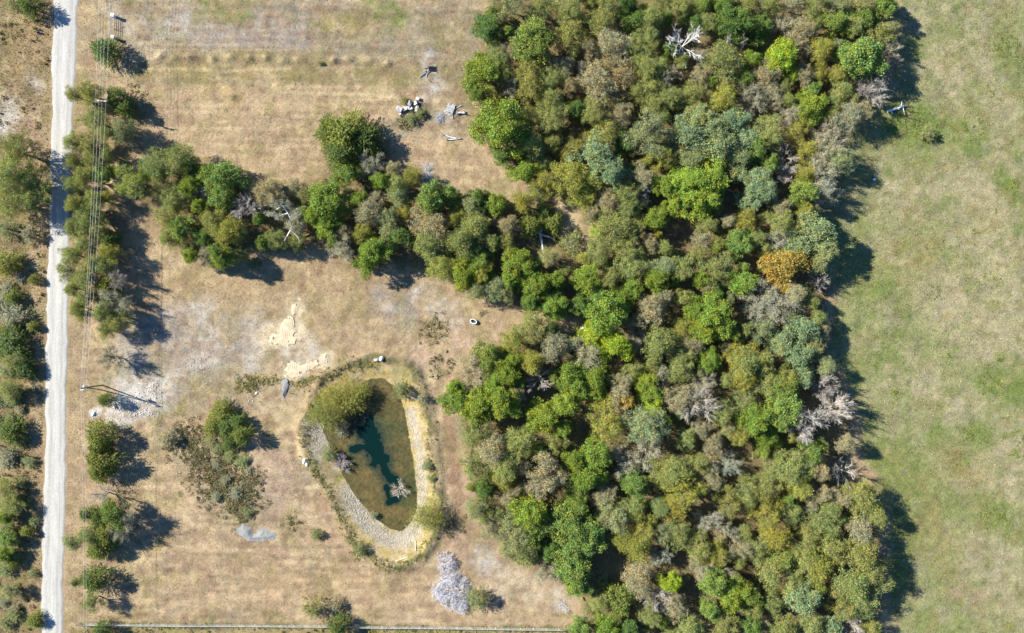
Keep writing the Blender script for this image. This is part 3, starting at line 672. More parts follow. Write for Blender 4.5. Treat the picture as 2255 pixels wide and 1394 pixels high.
def trunk_for_lobes(L, tr=.24, extra=None, base_r=None):
    T = Tubes(); fork = np.array([rng.normal(0, .15), rng.normal(0, .15), HT0 * .24])
    T.add(curve_pts((0, 0, -.3), fork, 5, 0, .05), np.linspace(tr * 1.5, tr, 5), 8)
    for (c, r) in L:
        c = np.array(c); mid = fork + (c - fork) * .8
        T.add(curve_pts(fork - np.array([0, 0, .2]), mid, 5, .12), np.linspace(tr * .6, .06, 5), 5)
        for j in range(4):
            e = c + rand_dirs(1, -.1)[0] * r * .85
            T.add(curve_pts(mid - (c - fork) * .12 * rng.uniform(0, 1), e, 4, .05), np.linspace(.05, .018, 4), 4)
    if extra is not None:
        for e in extra:
            c, r = L[int(np.argmin([np.linalg.norm(np.array(c_) - e) for c_, _ in L]))]
            T.add(curve_pts(np.array(c) - np.array([0, 0, r * .4]), e, 4, .04), np.linspace(.035, .015, 4), 3, False)
    return T.mesh('trunk')

def grow(T, p, dirv, length, rad, level, maxl, split=3, up=.25, spread=.55, twig=.016, tips=None):
    n = 4; pts = [p]; dcur = dirv / np.linalg.norm(dirv)
    for i in range(n - 1):
        dcur = dcur + rng.normal(0, .13, 3) + np.array([0, 0, up * .25]); dcur /= np.linalg.norm(dcur); pts.append(pts[-1] + dcur * length / (n - 1))
    T.add(np.array(pts), np.linspace(rad, max(rad * .55, twig), n), 6 if level < 2 else 3, level < 2)
    if level >= maxl:
        if tips is not None: tips.append(pts[-1]); tips.append(pts[-2])
        return
    k = split if level > 0 else split + 2
    for j in range(k):
        f = rng.uniform(.45, 1.0) if j else 1.0
        q = pts[0] + (pts[-1] - pts[0]) * f if f < 1 else pts[-1]
        i = min(n - 2, int(f * (n - 1))); tt = f * (n - 1) - i; q = pts[i] * (1 - tt) + pts[i + 1] * tt
        nd = dcur + rng.normal(0, spread, 3); nd[2] += up * .4
        grow(T, q, nd, length * rng.uniform(.58, .8), max(rad * .52, twig), level + 1, maxl, split, up, spread, twig, tips)

def fan_proto(nl=11, twig=.02, nb=8, nt=6, rlimb=.075):
    """leafless tree: straight limbs fanning out from a low fork, side branches and fine twigs"""
    T = Tubes(); fork = np.array([0, 0, HT0 * .16]); T.add(curve_pts((0, 0, -.3), fork, 4, 0, .05), np.linspace(.26, .2, 4), 8)
    limbs = []; tips = []
    def shoot(W, p, dv, ln, r0, r1, k, n=5, up=.1):
        pts = [p]; dc = dv / np.linalg.norm(dv)
        for i in range(n - 1):
            dc = dc + rng.normal(0, .09, 3) + np.array([0, 0, up * .3]); dc /= np.linalg.norm(dc); pts.append(pts[-1] + dc * ln / (n - 1))
        pts = np.array(pts); W.add(pts, np.linspace(r0, r1, n), k, False); return pts, dc
    t0 = rng.uniform(0, 6)
    for i in range(nl):
        W = Tubes(); t = t0 + i * 2 * pi / nl + rng.normal(0, .22); tilt = rng.uniform(.25, 1.2)
        dv = np.array([cos(t) * sin(tilt), sin(t) * sin(tilt), cos(tilt) * .9])
        ln = R0 * rng.uniform(.72, 1.0) / max(.75, sin(tilt)); ln = min(ln, R0 * 1.15)
        pts, dc = shoot(W, fork - np.array([0, 0, .1]), dv, ln, rlimb, twig * 1.3, 6, 6)
        tips.append(pts[-1])
        for b in range(nb):
            f = rng.uniform(.3, 1) * 4.99; k_ = int(f); q = pts[k_] + (pts[k_ + 1] - pts[k_]) * (f - k_)
            d1 = pts[k_ + 1] - pts[k_]; d1 = d1 / np.linalg.norm(d1) + rng.normal(0, .5, 3)
            bp, bc = shoot(W, q, d1, R0 * rng.uniform(.25, .45), twig * 1.7, twig, 4, 4)
            for w in range(nt):
                f2 = rng.uniform(.2, 1) * 2.99; k2 = int(f2); q2 = bp[k2] + (bp[k2 + 1] - bp[k2]) * (f2 - k2)
                d2 = bc + rng.normal(0, .5, 3); wp_, _ = shoot(W, q2, d2, R0 * rng.uniform(.1, .24), twig, twig * .6, 3, 3); tips.append(wp_[-1]); tips.append(wp_[1])
        limbs.append(W.mesh('limb'))
    return T.mesh('trunk'), limbs, np.array(tips)

PROTO = {}
def add_proto(kind, trunk, crown): PROTO.setdefault(kind, []).append((trunk, crown))
for i in range(5):      # broad clumpy oak
    L = lobes_oak(int(rng.integers(7, 11)))
    cs, Pc, sz, ti = crown_from_lobes(L, 1.5, 34, .27, .125, .16)
    add_proto('oak', trunk_for_lobes(L), crown_mesh('crown', Pc, sz, ti))
for i in range(5):      # looser, finer crown with twigs showing
    L = lobes_oak(int(rng.integers(9, 13)), .62, .42)
    cs, Pc, sz, ti = crown_from_lobes(L, 1.9, 24, .27, .105, .15, hole=.2)
    pick = cs[rng.choice(len(cs), 130, False)]
    add_proto('elm', trunk_for_lobes(L, .2, pick), crown_mesh('crown', Pc, sz, ti, .3, .5))
for i in range(4):      # sparse: bare twigs with thin leaf
    tk, limbs, tips = fan_proto(11, .026, 11, 8, .06)
    k = rng.poisson(5.0, len(tips)); idx = np.repeat(np.arange(len(tips)), k); m = len(idx)
    Pc = tips[idx] + rng.normal(0, .25, (m, 3)); Pc[:, 2] = np.maximum(Pc[:, 2], .4)
    b = rng.uniform(.65, 1.35, m); hu = rng.normal(0, .12, m)
    lm = crown_mesh('foliage', Pc, rng.uniform(.6, 1.3, m) * .095, np.stack([b * (1 + hu), b, b * (1 - hu)], 1), .3, .5)
    PROTO.setdefault('sparse', []).append((tk, limbs, lm))
for i in range(4):      # leafless
    tk, limbs, tips = fan_proto((9, 13, 12, 14)[i], (.030, .026, .028, .025)[i], (10, 15, 14, 16)[i], (7, 11, 10, 11)[i], (.085, .055, .06, .05)[i])
    PROTO.setdefault('bare', []).append((tk, limbs))
def spray_proto(n, rfun, zmax, lsize, per, sig, spike, zmin=.25, hue=.12):
    t = rng.uniform(0, 2 * pi, n); zz = zmin + (zmax - zmin) * rng.uniform(0, 1, n) ** .85
    rr = rfun((zz - zmin) / (zmax - zmin)) * R0 * rng.uniform(1 - spike, 1 + spike * .6, n) * (1 + .16 * np.sin(3 * t + rng.uniform(0, 6)) + .1 * np.sin(5 * t + rng.uniform(0, 6)))
    A = np.stack([rr * np.cos(t) * .35, rr * np.sin(t) * .35, zz * .85], 1); B = np.stack([rr * np.cos(t), rr * np.sin(t), np.minimum(zz + .5, zmax)], 1)
    k = rng.poisson(per, n); idx = np.repeat(np.arange(n), k); m = len(idx); f = rng.uniform(0, 1, (m, 1)) ** .45
    Pc = A[idx] * (1 - f) + B[idx] * f + rng.normal(0, 1, (m, 3)) * sig * (1.25 - f)
    Pc[:, 2] = np.maximum(Pc[:, 2], .12)
    cb = rng.uniform(.75, 1.25, n); ch = rng.normal(0, hue, n); b = cb[idx] * rng.uniform(.65, 1.35, m); h = ch[idx]
    tint = np.clip(np.stack([b * (1 + h), b * (1 + h * .2), b * (1 - h)], 1), .15, 2.2)
    T = Tubes(); T.add(curve_pts((0, 0, -.3), (0, 0, zmax * .8), 6, 0, .04), np.linspace(.22, .04, 6), 7)
    for j in rng.choice(n, min(n, 60), False): T.add(curve_pts(A[j] * np.array([.1, .1, .8]), B[j] * np.array([.85, .85, 1]), 4, .05), np.linspace(.05, .015, 4), 4)
    return T.mesh('trunk'), crown_mesh('crown', Pc, rng.uniform(.6, 1.25, m) * lsize, tint)
for i in range(3):
    add_proto('juniper', *spray_proto(420, lambda q: np.sqrt(np.clip(1 - q ** 1.7, 0, 1)) * .95, HT0, .135, 26, .2, .28))
for i in range(2):
    add_proto('willow', *spray_proto(480, lambda q: np.sqrt(np.clip(1 - (q * 1.6 - .6) ** 2, 0, 1)), HT0, .11, 19, .42, .5, .8))
for i in range(3):
    add_proto('bush', *spray_proto(170, lambda q: np.sqrt(np.clip(1 - q ** 2, 0, 1)), HT0, .17, 26, .4, .35, .3, .16))

# ------------------------------------------------------------------ tree kinds: prototype, leaf colour, name, label phrase
TYPES = {
 'G': ('oak', (0.205, 0.281, 0.040), 'oak_tree', 'bright green round-crowned oak'),
 'L': ('oak', (0.258, 0.337, 0.045), 'oak_tree', 'lime green clumpy oak'),
 'g': ('oak', (0.128, 0.207, 0.045), 'oak_tree', 'dark green round-crowned oak'),
 'd': ('oak', (0.194, 0.270, 0.058), 'oak_tree', 'dull green clumpy oak'),
 'B': ('oak', (0.247, 0.309, 0.140), 'live_oak_tree', 'grey green billowy live oak'),
 'b': ('elm', (0.275, 0.307, 0.134), 'elm_tree', 'grey green loose-crowned elm'),
 'O': ('elm', (0.266, 0.300, 0.088), 'elm_tree', 'dull olive loose-crowned elm'),
 'o': ('oak', (0.377, 0.303, 0.072), 'oak_tree', 'golden brown dense round-topped oak'),
 'Y': ('oak', (0.320, 0.411, 0.038), 'oak_tree', 'vivid yellow green leafy oak'),
 'y': ('elm', (0.303, 0.311, 0.060), 'elm_tree', 'golden olive elm turning yellow'),
 'T': ('elm', (0.354, 0.326, 0.179), 'elm_tree', 'tan brown elm with drying leaves'),
 'S': ('sparse', (0.399, 0.383, 0.247), 'hackberry_tree', 'thin grey twiggy tree with few leaves'),
 'D': ('bare', None, 'dead_tree', 'bare pale leafless dead tree'),
 'J': ('juniper', (0.134, 0.190, 0.042), 'juniper_tree', 'dense dark green spiky juniper'),
 'j': ('juniper', (0.213, 0.247, 0.049), 'juniper_tree', 'olive green spiky juniper'),
 'W': ('willow', (0.247, 0.253, 0.055), 'willow_tree', 'feathery olive yellow willow'),
 'u': ('bush', (0.241, 0.264, 0.100), 'bush', 'rounded olive green bush'),
 'U': ('bush', (0.298, 0.292, 0.173), 'bush', 'rounded grey green scrubby bush'),
}
def area(px, py):
    if px < 118: return 'on the rough verge across the road'
    if px < 262 and 160 < py: return 'in the row beside the road'
    if px < 1010 and py < 640: return 'in the wooded strip between two clearings'
    if px < 1010: return 'in the clearing by the pond'
    if py < 430 and px < 1110: return 'along the wood edge by the mown field'
    if px > 1760: return 'on the wood edge facing the green pasture'
    if py > 800 and px < 1110: return 'on the wood edge by the pond track'
    return 'in the middle of the dense wood'

LANDMARK = [((1515, 90), 'the white starburst dead tree'), ((1723, 120), 'the lime oak'), ((1565, 400), 'the great green oak'), ((1730, 590), 'the golden brown oak'), ((1105, 275), 'the broad green oak'), ((1195, 520), 'the fallen trunk'), ((1340, 693), 'the clearing point'),
 ((1430, 310), 'the round grey elm'), ((1330, 360), 'the grey live oak'), ((1540, 890), 'the wide fan-twigged dead tree'), ((1290, 870), 'the shaded opening'), ((1327, 1280), 'the fan palm'), ((1770, 1320), 'the solid live oak'), ((1690, 1140), 'the gold crowned elms'), ((1195, 1060), 'the tan twiggy elm'), ((1568, 700), 'the bright double oak'),
 ((1790, 930), 'the brown dead tree'), ((1920, 200), 'the fallen log'), ((1860, 1040), 'the small pale dead tree'), ((1165, 1130), 'the dark paired oaks'), ((1050, 860), 'the pond track'), ((1895, 125), 'the pasture corner'), ((1750, 350), 'the twin grey dead trees'), ((1480, 1280), 'the small lime tree'), ((1200, 60), 'the upper field corner'), ((1560, 290), 'the billowy live oaks'), ((1430, 890), 'the slim green oak'), ((1100, 1240), 'the brush pile clearing'), ((1380, 770), 'the yellow green pair'), ((1680, 740), 'the pale twiggy trees'),
 ((630, 480), 'the white snag'), ((760, 300), 'the juniper clump'), ((540, 455), 'the pinkish bare tree'), ((715, 445), 'the vivid green oak'), ((940, 380), 'the dead brush streak'), ((870, 590), 'the strip notch'), ((400, 380), 'the strip head oaks'), ((1000, 640), 'the strip end'),
 ((221, 222), 'the crossarm pole'), ((232, 632), 'the yellow green juniper'), ((180, 855), 'the transformer pole'), ((225, 110), 'the lone juniper'), ((220, 1010), 'the paired olive junipers'), ((215, 1290), 'the pipe fence'), ((60, 400), 'the big verge elms'), ((35, 680), 'the white verge rock'), ((86, 72), 'the blue bucket'), ((20, 960), 'the far pole'),
 ((500, 960), 'the rounded junipers'), ((565, 1170), 'the clay heap'), ((740, 890), 'the pond willows'), ((940, 1140), 'the bank willow'), ((900, 240), 'the rubble blocks'), ((1020, 830), 'the pond head'), ((690, 1372), 'the fence juniper')]
LM = np.array([l[0] for l in LANDMARK])
def auto_label(px, py, rpx, t, phrase):
    dd = np.hypot(LM[:, 0] - px, LM[:, 1] - py); o2 = np.argsort(dd)[:2]
    med = dict(bush=15).get(TYPES[t][0], 29); size = 'small ' if rpx < med * .82 else 'large ' if rpx > med * 1.22 else ''
    lb_ = size + phrase.replace(' round-crowned', '').replace(' loose-crowned', '') + ' near ' + LANDMARK[o2[0]][1] + ' and ' + LANDMARK[o2[1]][1]
    return lb_ if len(lb_.split()) <= 16 else lb_.rsplit(' and ', 1)[0]

trees = []      # px, py, r (px), type, label or None
def tile(ox, oy, sc, L):
    for e in L:
        trees.append((ox + e[0] / sc, oy + e[1] / sc, e[2] / sc, e[3], e[4] if len(e) > 4 else None))
tile(980, 0, 2.966, [
 (285, 190, 100, 'g'), (230, 470, 130, 'G', 'bright green oak bulging into the mown field beside the lumber'), (350, 385, 90, 'O'), (210, 600, 80, 'd'), (310, 640, 65, 'y'), (560, 260, 160, 'd'), (455, 330, 80, 'T'), (430, 20, 110, 'b'),
 (820, 60, 105, 'O'), (620, 50, 100, 'O'), (1050, 30, 95, 'O'), (1190, 30, 85, 'g'), (820, 230, 110, 'O'), (1010, 150, 100, 'O'), (1100, 300, 130, 'T'), (940, 330, 70, 'T'),
 (560, 440, 110, 'O'), (390, 480, 75, 'O'), (710, 420, 65, 'T'), (710, 510, 95, 'O'), (560, 570, 95, 'O'), (800, 430, 75, 'T'), (900, 470, 65, 'S'), (1000, 540, 130, 'T'), (1140, 510, 115, 'T'), (1050, 430, 70, 'T'),
 (690, 650, 95, 'O'), (700, 775, 115, 'O'), (850, 715, 85, 'g'), (370, 820, 175, 'G', 'broad bright green oak opposite the white poles'), (540, 760, 65, 'O'), (970, 720, 105, 'O'), (1140, 750, 85, 'T'), (1040, 790, 65, 'O'), (1330, 850, 150, 'b'),
 (560, 970, 105, 'O'), (700, 930, 75, 'O'), (640, 1060, 65, 'O'), (380, 1010, 75, 'd'), (520, 1100, 95, 'G'), (960, 1010, 135, 'B'), (1090, 1110, 115, 'B'), (850, 960, 85, 'O'), (1050, 880, 105, 'O'), (1170, 930, 75, 'g'),
 (820, 1170, 130, 'y'), (655, 1180, 95, 'y'), (960, 1190, 100, 'y'), (900, 1280, 95, 'y'), (1300, 420, 95, 'O'), (1350, 130, 95, 'O'), (1250, 150, 85, 'g'), (1330, 220, 85, 'O'), (1230, 330, 85, 'O'), (1390, 450, 85, 'O'), (1460, 330, 55, 'g'),
 (1440, 510, 65, 'S'), (1320, 560, 95, 'O'), (1430, 630, 95, 'O'), (1250, 610, 75, 'O'), (1350, 670, 75, 'O'), (1430, 750, 65, 'O'), (1280, 1150, 85, 'T'), (1290, 1270, 75, 'D', 'bare grey twiggy tree among olive crowns'), (1180, 1260, 95, 'O'),
 (1430, 1030, 90, 'y'), (1440, 1210, 85, 'G'), (1060, 1335, 85, 'T'), (1200, 1350, 75, 'O')])
tile(1480, 0, 2.966, [
 (60, 30, 85, 'O'), (200, 15, 75, 'd'), (330, 30, 85, 'g'), (480, 30, 85, 'O'), (640, 40, 85, 'O'), (800, 30, 85, 'T'), (950, 30, 85, 'O'), (1080, 30, 85, 'b'), (1230, 30, 85, 'b'), (1380, 40, 85, 'd'),
 (90, 265, 135, 'D', 'large white dead tree with a starburst of bare limbs'), (230, 150, 75, 'O'), (140, 140, 60, 'g'), (410, 140, 115, 'g'), (560, 180, 95, 'g'), (400, 265, 85, 'D', 'grey dead tree between two dark green oaks'), (340, 400, 125, 'O'),
 (180, 500, 75, 'T'), (30, 470, 55, 'S'), (520, 400, 65, 'G'), (60, 400, 60, 'O'), (720, 355, 125, 'Y', 'vivid yellow green oak, brightest crown in the wood'), (785, 475, 70, 'Y'), (740, 160, 75, 'S'), (860, 200, 95, 'T'), (835, 300, 65, 'S'), (980, 330, 105, 'y'),
 (930, 160, 80, 'O'), (1080, 130, 85, 'd'), (1185, 160, 90, 'O'), (1240, 110, 85, 'g'), (1345, 220, 95, 'O'), (1430, 190, 60, 'b'), (1230, 370, 165, 'd', 'wide dull green oak near the corner of the pasture'),
 (620, 480, 105, 'T'), (860, 490, 75, 'T'), (960, 480, 75, 'y'), (1080, 480, 65, 'y'), (330, 630, 105, 'y'), (140, 610, 95, 'O'), (30, 640, 65, 'O'), (530, 620, 95, 'S'), (660, 600, 75, 'T'), (910, 700, 108, 'G'), (920, 590, 65, 'd'), (760, 650, 65, 'O'),
 (1100, 590, 95, 'O'), (1310, 590, 110, 'D', 'grey brown dead tree above the fallen log'), (1150, 765, 105, 'T'), (1235, 730, 75, 'T'), (1440, 320, 55, 'S'), (1450, 400, 55, 'D'),
 (180, 780, 100, 'B'), (90, 900, 125, 'B'), (260, 850, 120, 'B'), (400, 820, 115, 'B'), (480, 910, 115, 'B'), (300, 985, 125, 'B'), (150, 1030, 105, 'B'), (450, 1030, 115, 'B'), (560, 985, 95, 'd'),
 (640, 870, 115, 'O'), (780, 745, 85, 'S'), (820, 845, 75, 'y'), (990, 865, 85, 'S'), (760, 1010, 85, 'D'), (745, 1115, 75, 'D'), (1020, 965, 105, 'S'), (900, 970, 75, 'y'), (980, 1115, 105, 'S'), (870, 1125, 75, 'y'), (1090, 1050, 95, 'b'),
 (560, 1170, 115, 'B'), (610, 1260, 95, 'B'), (520, 1290, 85, 'B'), (250, 1180, 145, 'L', 'great lime green oak with the broadest crown of the wood'), (85, 1185, 120, 'L'), (180, 1295, 125, 'L'), (40, 1295, 95, 'L'),
 (850, 1255, 95, 'd'), (1000, 1235, 95, 'S'), (735, 1345, 65, 'T'), (860, 1375, 65, 'y')])
tile(980, 400, 2.966, [
 (340, 150, 88, 'G'), (500, 130, 85, 'y'), (165, 140, 78, 'b'), (50, 100, 65, 'd'), (60, 235, 65, 'y'), (240, 170, 55, 'g'), (190, 295, 115, 'O'), (100, 405, 115, 'O'), (300, 400, 65, 'O'), (230, 490, 75, 'd'), (30, 565, 75, 'y'), (130, 610, 95, 'G'),
 (240, 595, 75, 'y'), (330, 690, 85, 'b'), (400, 735, 65, 'b'), (560, 280, 85, 'j'), (700, 275, 78, 'j'), (640, 200, 70, 'J'), (410, 380, 55, 'O'), (430, 450, 45, 'O'), (470, 560, 115, 'G'), (600, 665, 115, 'G'), (420, 645, 75, 'G'), (725, 650, 75, 'G'),
 (710, 805, 95, 'G'), (560, 785, 75, 'g'), (825, 400, 78, 'u', 'rounded fresh green bush in the opening inside the wood'), (920, 625, 115, 'G'), (870, 800, 65, 'g'), (1070, 870, 155, 'G', 'rounded bright green oak where the clearing narrows to a point'), (1150, 760, 90, 'G'), (1210, 700, 95, 'G'), (1370, 640, 95, 'G'), (1010, 770, 90, 'd'),
 (1100, 300, 145, 'O'), (1000, 480, 95, 'O'), (1230, 560, 115, 'O'), (1190, 450, 95, 'O'), (1420, 560, 85, 'b'), (1340, 410, 60, 'T'), (1380, 250, 95, 'G'), (1440, 430, 60, 'O'), (1010, 330, 55, 'Y'), (960, 210, 60, 'T'), (1200, 160, 90, 'O'),
 (1340, 840, 115, 'T'), (1430, 760, 65, 'T'), (960, 1010, 90, 'Y'), (1100, 1080, 112, 'Y'), (1190, 1110, 65, 'y'), (1400, 1060, 125, 'O'), (1350, 1180, 65, 'O'), (560, 940, 112, 'O'), (450, 1040, 85, 'y'), (690, 980, 60, 'd'), (720, 1085, 112, 'T'),
 (560, 1175, 75, 'y'), (290, 1140, 92, 'd'), (440, 1170, 75, 'G'), (180, 1255, 95, 'S'), (400, 1265, 105, 'G'), (330, 1345, 75, 'G'), (60, 1345, 65, 'G'), (930, 1130, 115, 'T'), (830, 1265, 110, 'G'), (960, 1265, 95, 'G'), (880, 1345, 95, 'G'), (620, 1290, 95, 'D', 'bare dead tree sunk in the shade of green oaks'), (1320, 1310, 85, 'G')])
tile(1480, 400, 2.966, [
 (720, 270, 95, 'O'), (700, 170, 55, 'T'), (930, 340, 125, 'B'), (830, 430, 105, 'B'), (985, 440, 105, 'B'), (940, 525, 85, 'b'), (700, 375, 85, 'S'), (740, 565, 132, 'o', 'golden brown round-topped oak against grey green live oaks'), (440, 400, 92, 'd'), (480, 255, 85, 'y'),
 (300, 420, 75, 'y'), (190, 385, 75, 'T'), (300, 560, 115, 'O'), (60, 560, 95, 'O'), (170, 475, 65, 'O'), (970, 640, 65, 'D'), (180, 640, 65, 'G'), (470, 660, 105, 'G'), (290, 725, 65, 'g'), (260, 865, 130, 'G'), (160, 850, 95, 'G'), (330, 960, 105, 'G'), (195, 975, 95, 'G'),
 (580, 720, 115, 'S'), (700, 830, 125, 'S'), (590, 830, 95, 'S'), (810, 745, 85, 'T'), (600, 955, 95, 'b'), (840, 985, 115, 'B'), (720, 1055, 105, 'B'), (825, 1135, 112, 'B'), (920, 1075, 75, 'b'), (80, 765, 65, 'O'), (130, 1065, 85, 'T'), (60, 965, 85, 'y'), (60, 1145, 85, 'O'),
 (260, 1165, 85, 'G'), (450, 1140, 105, 'y'), (580, 1165, 95, 'O'), (470, 1275, 95, 'y'), (620, 1305, 105, 'O'), (745, 1310, 95, 'y'), (850, 1270, 85, 'B'), (1010, 1330, 85, 'D')])
tile(960, 780, 2.271, [
 (100, 220, 82, 'G'), (190, 265, 92, 'G'), (325, 250, 92, 'G'), (400, 200, 48, 'T'), (520, 310, 88, 'G'), (660, 250, 82, 'G'), (800, 190, 65, 'G'), (640, 370, 55, 'G'), (480, 40, 70, 'y'), (1070, 190, 78, 'G'), (1090, 265, 52, 'Y'), (930, 170, 65, 'T'), (960, 225, 52, 'o', 'small golden brown oak beside a vivid green one'), (860, 330, 105, 'y'),
 (900, 270, 65, 'T'), (1140, 200, 60, 'T'), (200, 400, 85, 'O'), (420, 440, 85, 'O'), (290, 480, 92, 'T'), (180, 550, 75, 'O'), (350, 560, 85, 'O'), (330, 615, 65, 'y'), (530, 630, 108, 'T'), (560, 540, 55, 'T'), (700, 540, 72, 'G'), (810, 490, 92, 'G'), (760, 600, 82, 'G'), (720, 665, 70, 'd'),
 (1050, 350, 105, 'b'), (1060, 490, 85, 'S'), (930, 500, 65, 'S'), (950, 560, 65, 'S'), (1150, 600, 85, 'O'), (990, 650, 75, 'd'), (840, 710, 68, 'T'), (470, 790, 102, 'G'), (480, 885, 92, 'd'), (650, 830, 115, 'd'), (760, 890, 105, 'd'), (700, 965, 92, 'd'), (680, 1065, 105, 'd'), (690, 755, 72, 'd'),
 (890, 810, 85, 'b'), (975, 765, 65, 'O'), (1040, 880, 75, 'y'), (1000, 965, 95, 'y'), (905, 920, 55, 'y'), (240, 800, 75, 'O'), (200, 765, 60, 'b'), (275, 860, 65, 'T'), (400, 900, 95, 'b'), (440, 990, 85, 'O'), (375, 985, 60, 'b'), (560, 1090, 62, 'S'), (705, 1160, 70, 'd'), (1020, 1130, 95, 'T'),
 (920, 1230, 82, 'j'), (1110, 1225, 75, 'D'), (1160, 1140, 50, 'Y'), (1120, 1010, 55, 'S'), (720, 1375, 65, 'd'), (850, 1375, 65, 'G'), (768, 1275, 30, 'u'), (960, 1375, 60, 'g'), (1070, 1300, 65, 'O'), (1130, 760, 60, 'O'), (1140, 900, 60, 'b')])
tile(1460, 780, 2.27, [
 (230, 30, 65, 'G'), (80, 60, 75, 'O'), (400, 50, 92, 'O'), (180, 250, 112, 'D', 'wide grey brown dead tree with a dense fan of twigs'), (90, 230, 85, 'T'), (200, 150, 65, 'S'), (820, 150, 65, 'D'), (870, 275, 85, 'D', 'bare grey tree leaning out over the pasture edge'), (720, 345, 105, 'D', 'broad twiggy brown dead tree beside bright green oaks'),
 (600, 180, 95, 'd'), (620, 265, 105, 'd'), (470, 335, 85, 'G'), (560, 320, 75, 'd'), (540, 415, 65, 'G'), (420, 230, 65, 'O'), (740, 485, 65, 'd'), (300, 300, 65, 'O'), (250, 450, 65, 'T'), (170, 550, 65, 'O'), (60, 600, 92, 'O'), (100, 690, 102, 'y'), (60, 765, 65, 'y'),
 (640, 570, 95, 'O'), (680, 640, 85, 'y'), (560, 565, 65, 'O'), (780, 580, 65, 'T'), (520, 655, 75, 'O'), (420, 690, 75, 'O'), (910, 590, 70, 'D', 'small pale dead tree alone on the pasture edge'), (990, 720, 95, 'O'), (1070, 805, 65, 'O'), (990, 880, 85, 'T'), (880, 720, 55, 'T'), (520, 800, 85, 'y'), (560, 900, 85, 'y'),
 (330, 745, 75, 'O'), (800, 840, 95, 'O'), (740, 905, 65, 'O'), (640, 800, 65, 'O'), (850, 780, 65, 'O'), (240, 835, 65, 'S'), (330, 880, 45, 'S'), (70, 900, 75, 'O'), (180, 960, 75, 'O'), (270, 1000, 75, 'y'), (400, 970, 65, 'T'), (480, 960, 75, 'O'), (700, 1000, 95, 'O'), (850, 960, 85, 'O'),
 (590, 1015, 75, 'y'), (770, 1060, 85, 'y'), (540, 1090, 85, 'O'), (640, 1130, 85, 'O'), (1000, 1000, 105, 'O'), (1040, 1090, 92, 'O'), (940, 1150, 105, 'O'), (990, 1240, 85, 'O'), (900, 1265, 75, 'O'), (700, 1230, 102, 'B', 'solid grey green live oak between olive elms'), (760, 1165, 65, 'y'),
 (60, 1140, 48, 'Y'), (250, 1150, 85, 'd'), (350, 1195, 85, 'G'), (430, 1215, 65, 'd'), (550, 1240, 65, 'O'), (460, 1275, 55, 'O'), (60, 1260, 75, 'T'), (130, 1375, 75, 'O'), (300, 1365, 75, 'O'), (450, 1375, 65, 'g'), (600, 1375, 85, 'O'), (740, 1350, 65, 'O'), (850, 1365, 65, 'B'), (940, 1350, 62, 'D'), (200, 1070, 55, 'S'), (330, 560, 60, 'S')])
tile(450, 400, 3.098, [
 (120, 100, 110, 'd'), (60, 270, 95, 'O'), (180, 350, 115, 'y'), (280, 170, 105, 'D', 'pinkish grey bare tree inside the wooded strip'), (430, 60, 105, 'T'), (550, 200, 105, 'S'), (490, 390, 75, 'O'), (620, 410, 65, 'O'), (380, 260, 55, 'g'), (820, 140, 150, 'G', 'large vivid green oak in the wooded strip'), (840, 300, 95, 'G'),
 (750, 220, 85, 'G'), (880, 400, 55, 'd'), (1030, 130, 75, 'G'), (1180, 95, 55, 'S'), (1320, 110, 85, 'b'), (1130, 220, 112, 'T'), (1260, 285, 102, 'b'), (1370, 210, 65, 'y'), (1150, 470, 112, 'G'), (1080, 350, 75, 'y'), (1090, 565, 82, 'G'), (1320, 380, 85, 'd'), (940, 450, 85, 'S'),
 (1550, 110, 130, 'd'), (1530, 290, 132, 'T'), (1530, 430, 112, 'O'), (1620, 590, 102, 'y'), (1750, 220, 75, 'y'), (1840, 290, 112, 'O'), (1770, 395, 85, 'O'), (1870, 110, 72, 'g'), (1830, 460, 65, 'G'), (1820, 620, 92, 'G'), (1910, 610, 62, 'G'), (110, 520, 95, 'd'), (30, 480, 65, 'S'), (1450, 200, 70, 'T'), (690, 90, 60, 'b'), (250, 500, 50, 'O')])
tile(450, 0, 3.098, [
 (950, 900, 150, 'j', 'tall olive green juniper heading a clump out in the clearing'), (845, 880, 100, 'j'), (1090, 950, 125, 'J'), (930, 1060, 120, 'J'), (1000, 1010, 110, 'j'), (960, 1180, 95, 'd'), (1130, 1120, 85, 'S'), (1200, 1230, 65, 'G'), (130, 1240, 145, 'd'), (620, 1270, 70, 'T'), (1290, 1150, 55, 'T'), (1420, 1200, 75, 'y'), (1310, 1270, 80, 'O')])
tile(0, 0, 2.966, [
 (675, 325, 90, 'J', 'lone dark juniper under the power lines near the gate'), (480, 620, 55, 'O'), (590, 610, 85, 'O'), (760, 640, 80, 'J'), (820, 710, 65, 'J'), (620, 790, 95, 'O'), (690, 860, 75, 'O'), (800, 860, 85, 'b'), (470, 930, 65, 'O'), (580, 950, 85, 'O'), (610, 1060, 75, 'O'), (470, 1050, 55, 'O'),
 (680, 1140, 85, 'd'), (560, 1160, 85, 'O'), (470, 1200, 65, 'O'), (620, 1290, 75, 'O'), (705, 1290, 65, 'y'), (480, 1330, 65, 'O'), (560, 1375, 65, 'O'), (700, 1010, 60, 'O'),
 (120, 990, 125, 'O'), (70, 1150, 135, 'O'), (200, 1180, 115, 'O'), (60, 1310, 125, 'O'), (215, 1290, 105, 'O'), (190, 35, 75, 'J'), (90, 20, 50, 'u'),
 (1160, 1040, 125, 'O'), (1010, 1085, 105, 'O'), (880, 1200, 112, 'y'), (1240, 1210, 85, 'G'), (1350, 1140, 75, 'G'), (1140, 1300, 95, 'O'), (1300, 1345, 65, 'G'), (1050, 1180, 85, 'O'), (1315, 1255, 60, 'D'), (1230, 1080, 80, 'd')])
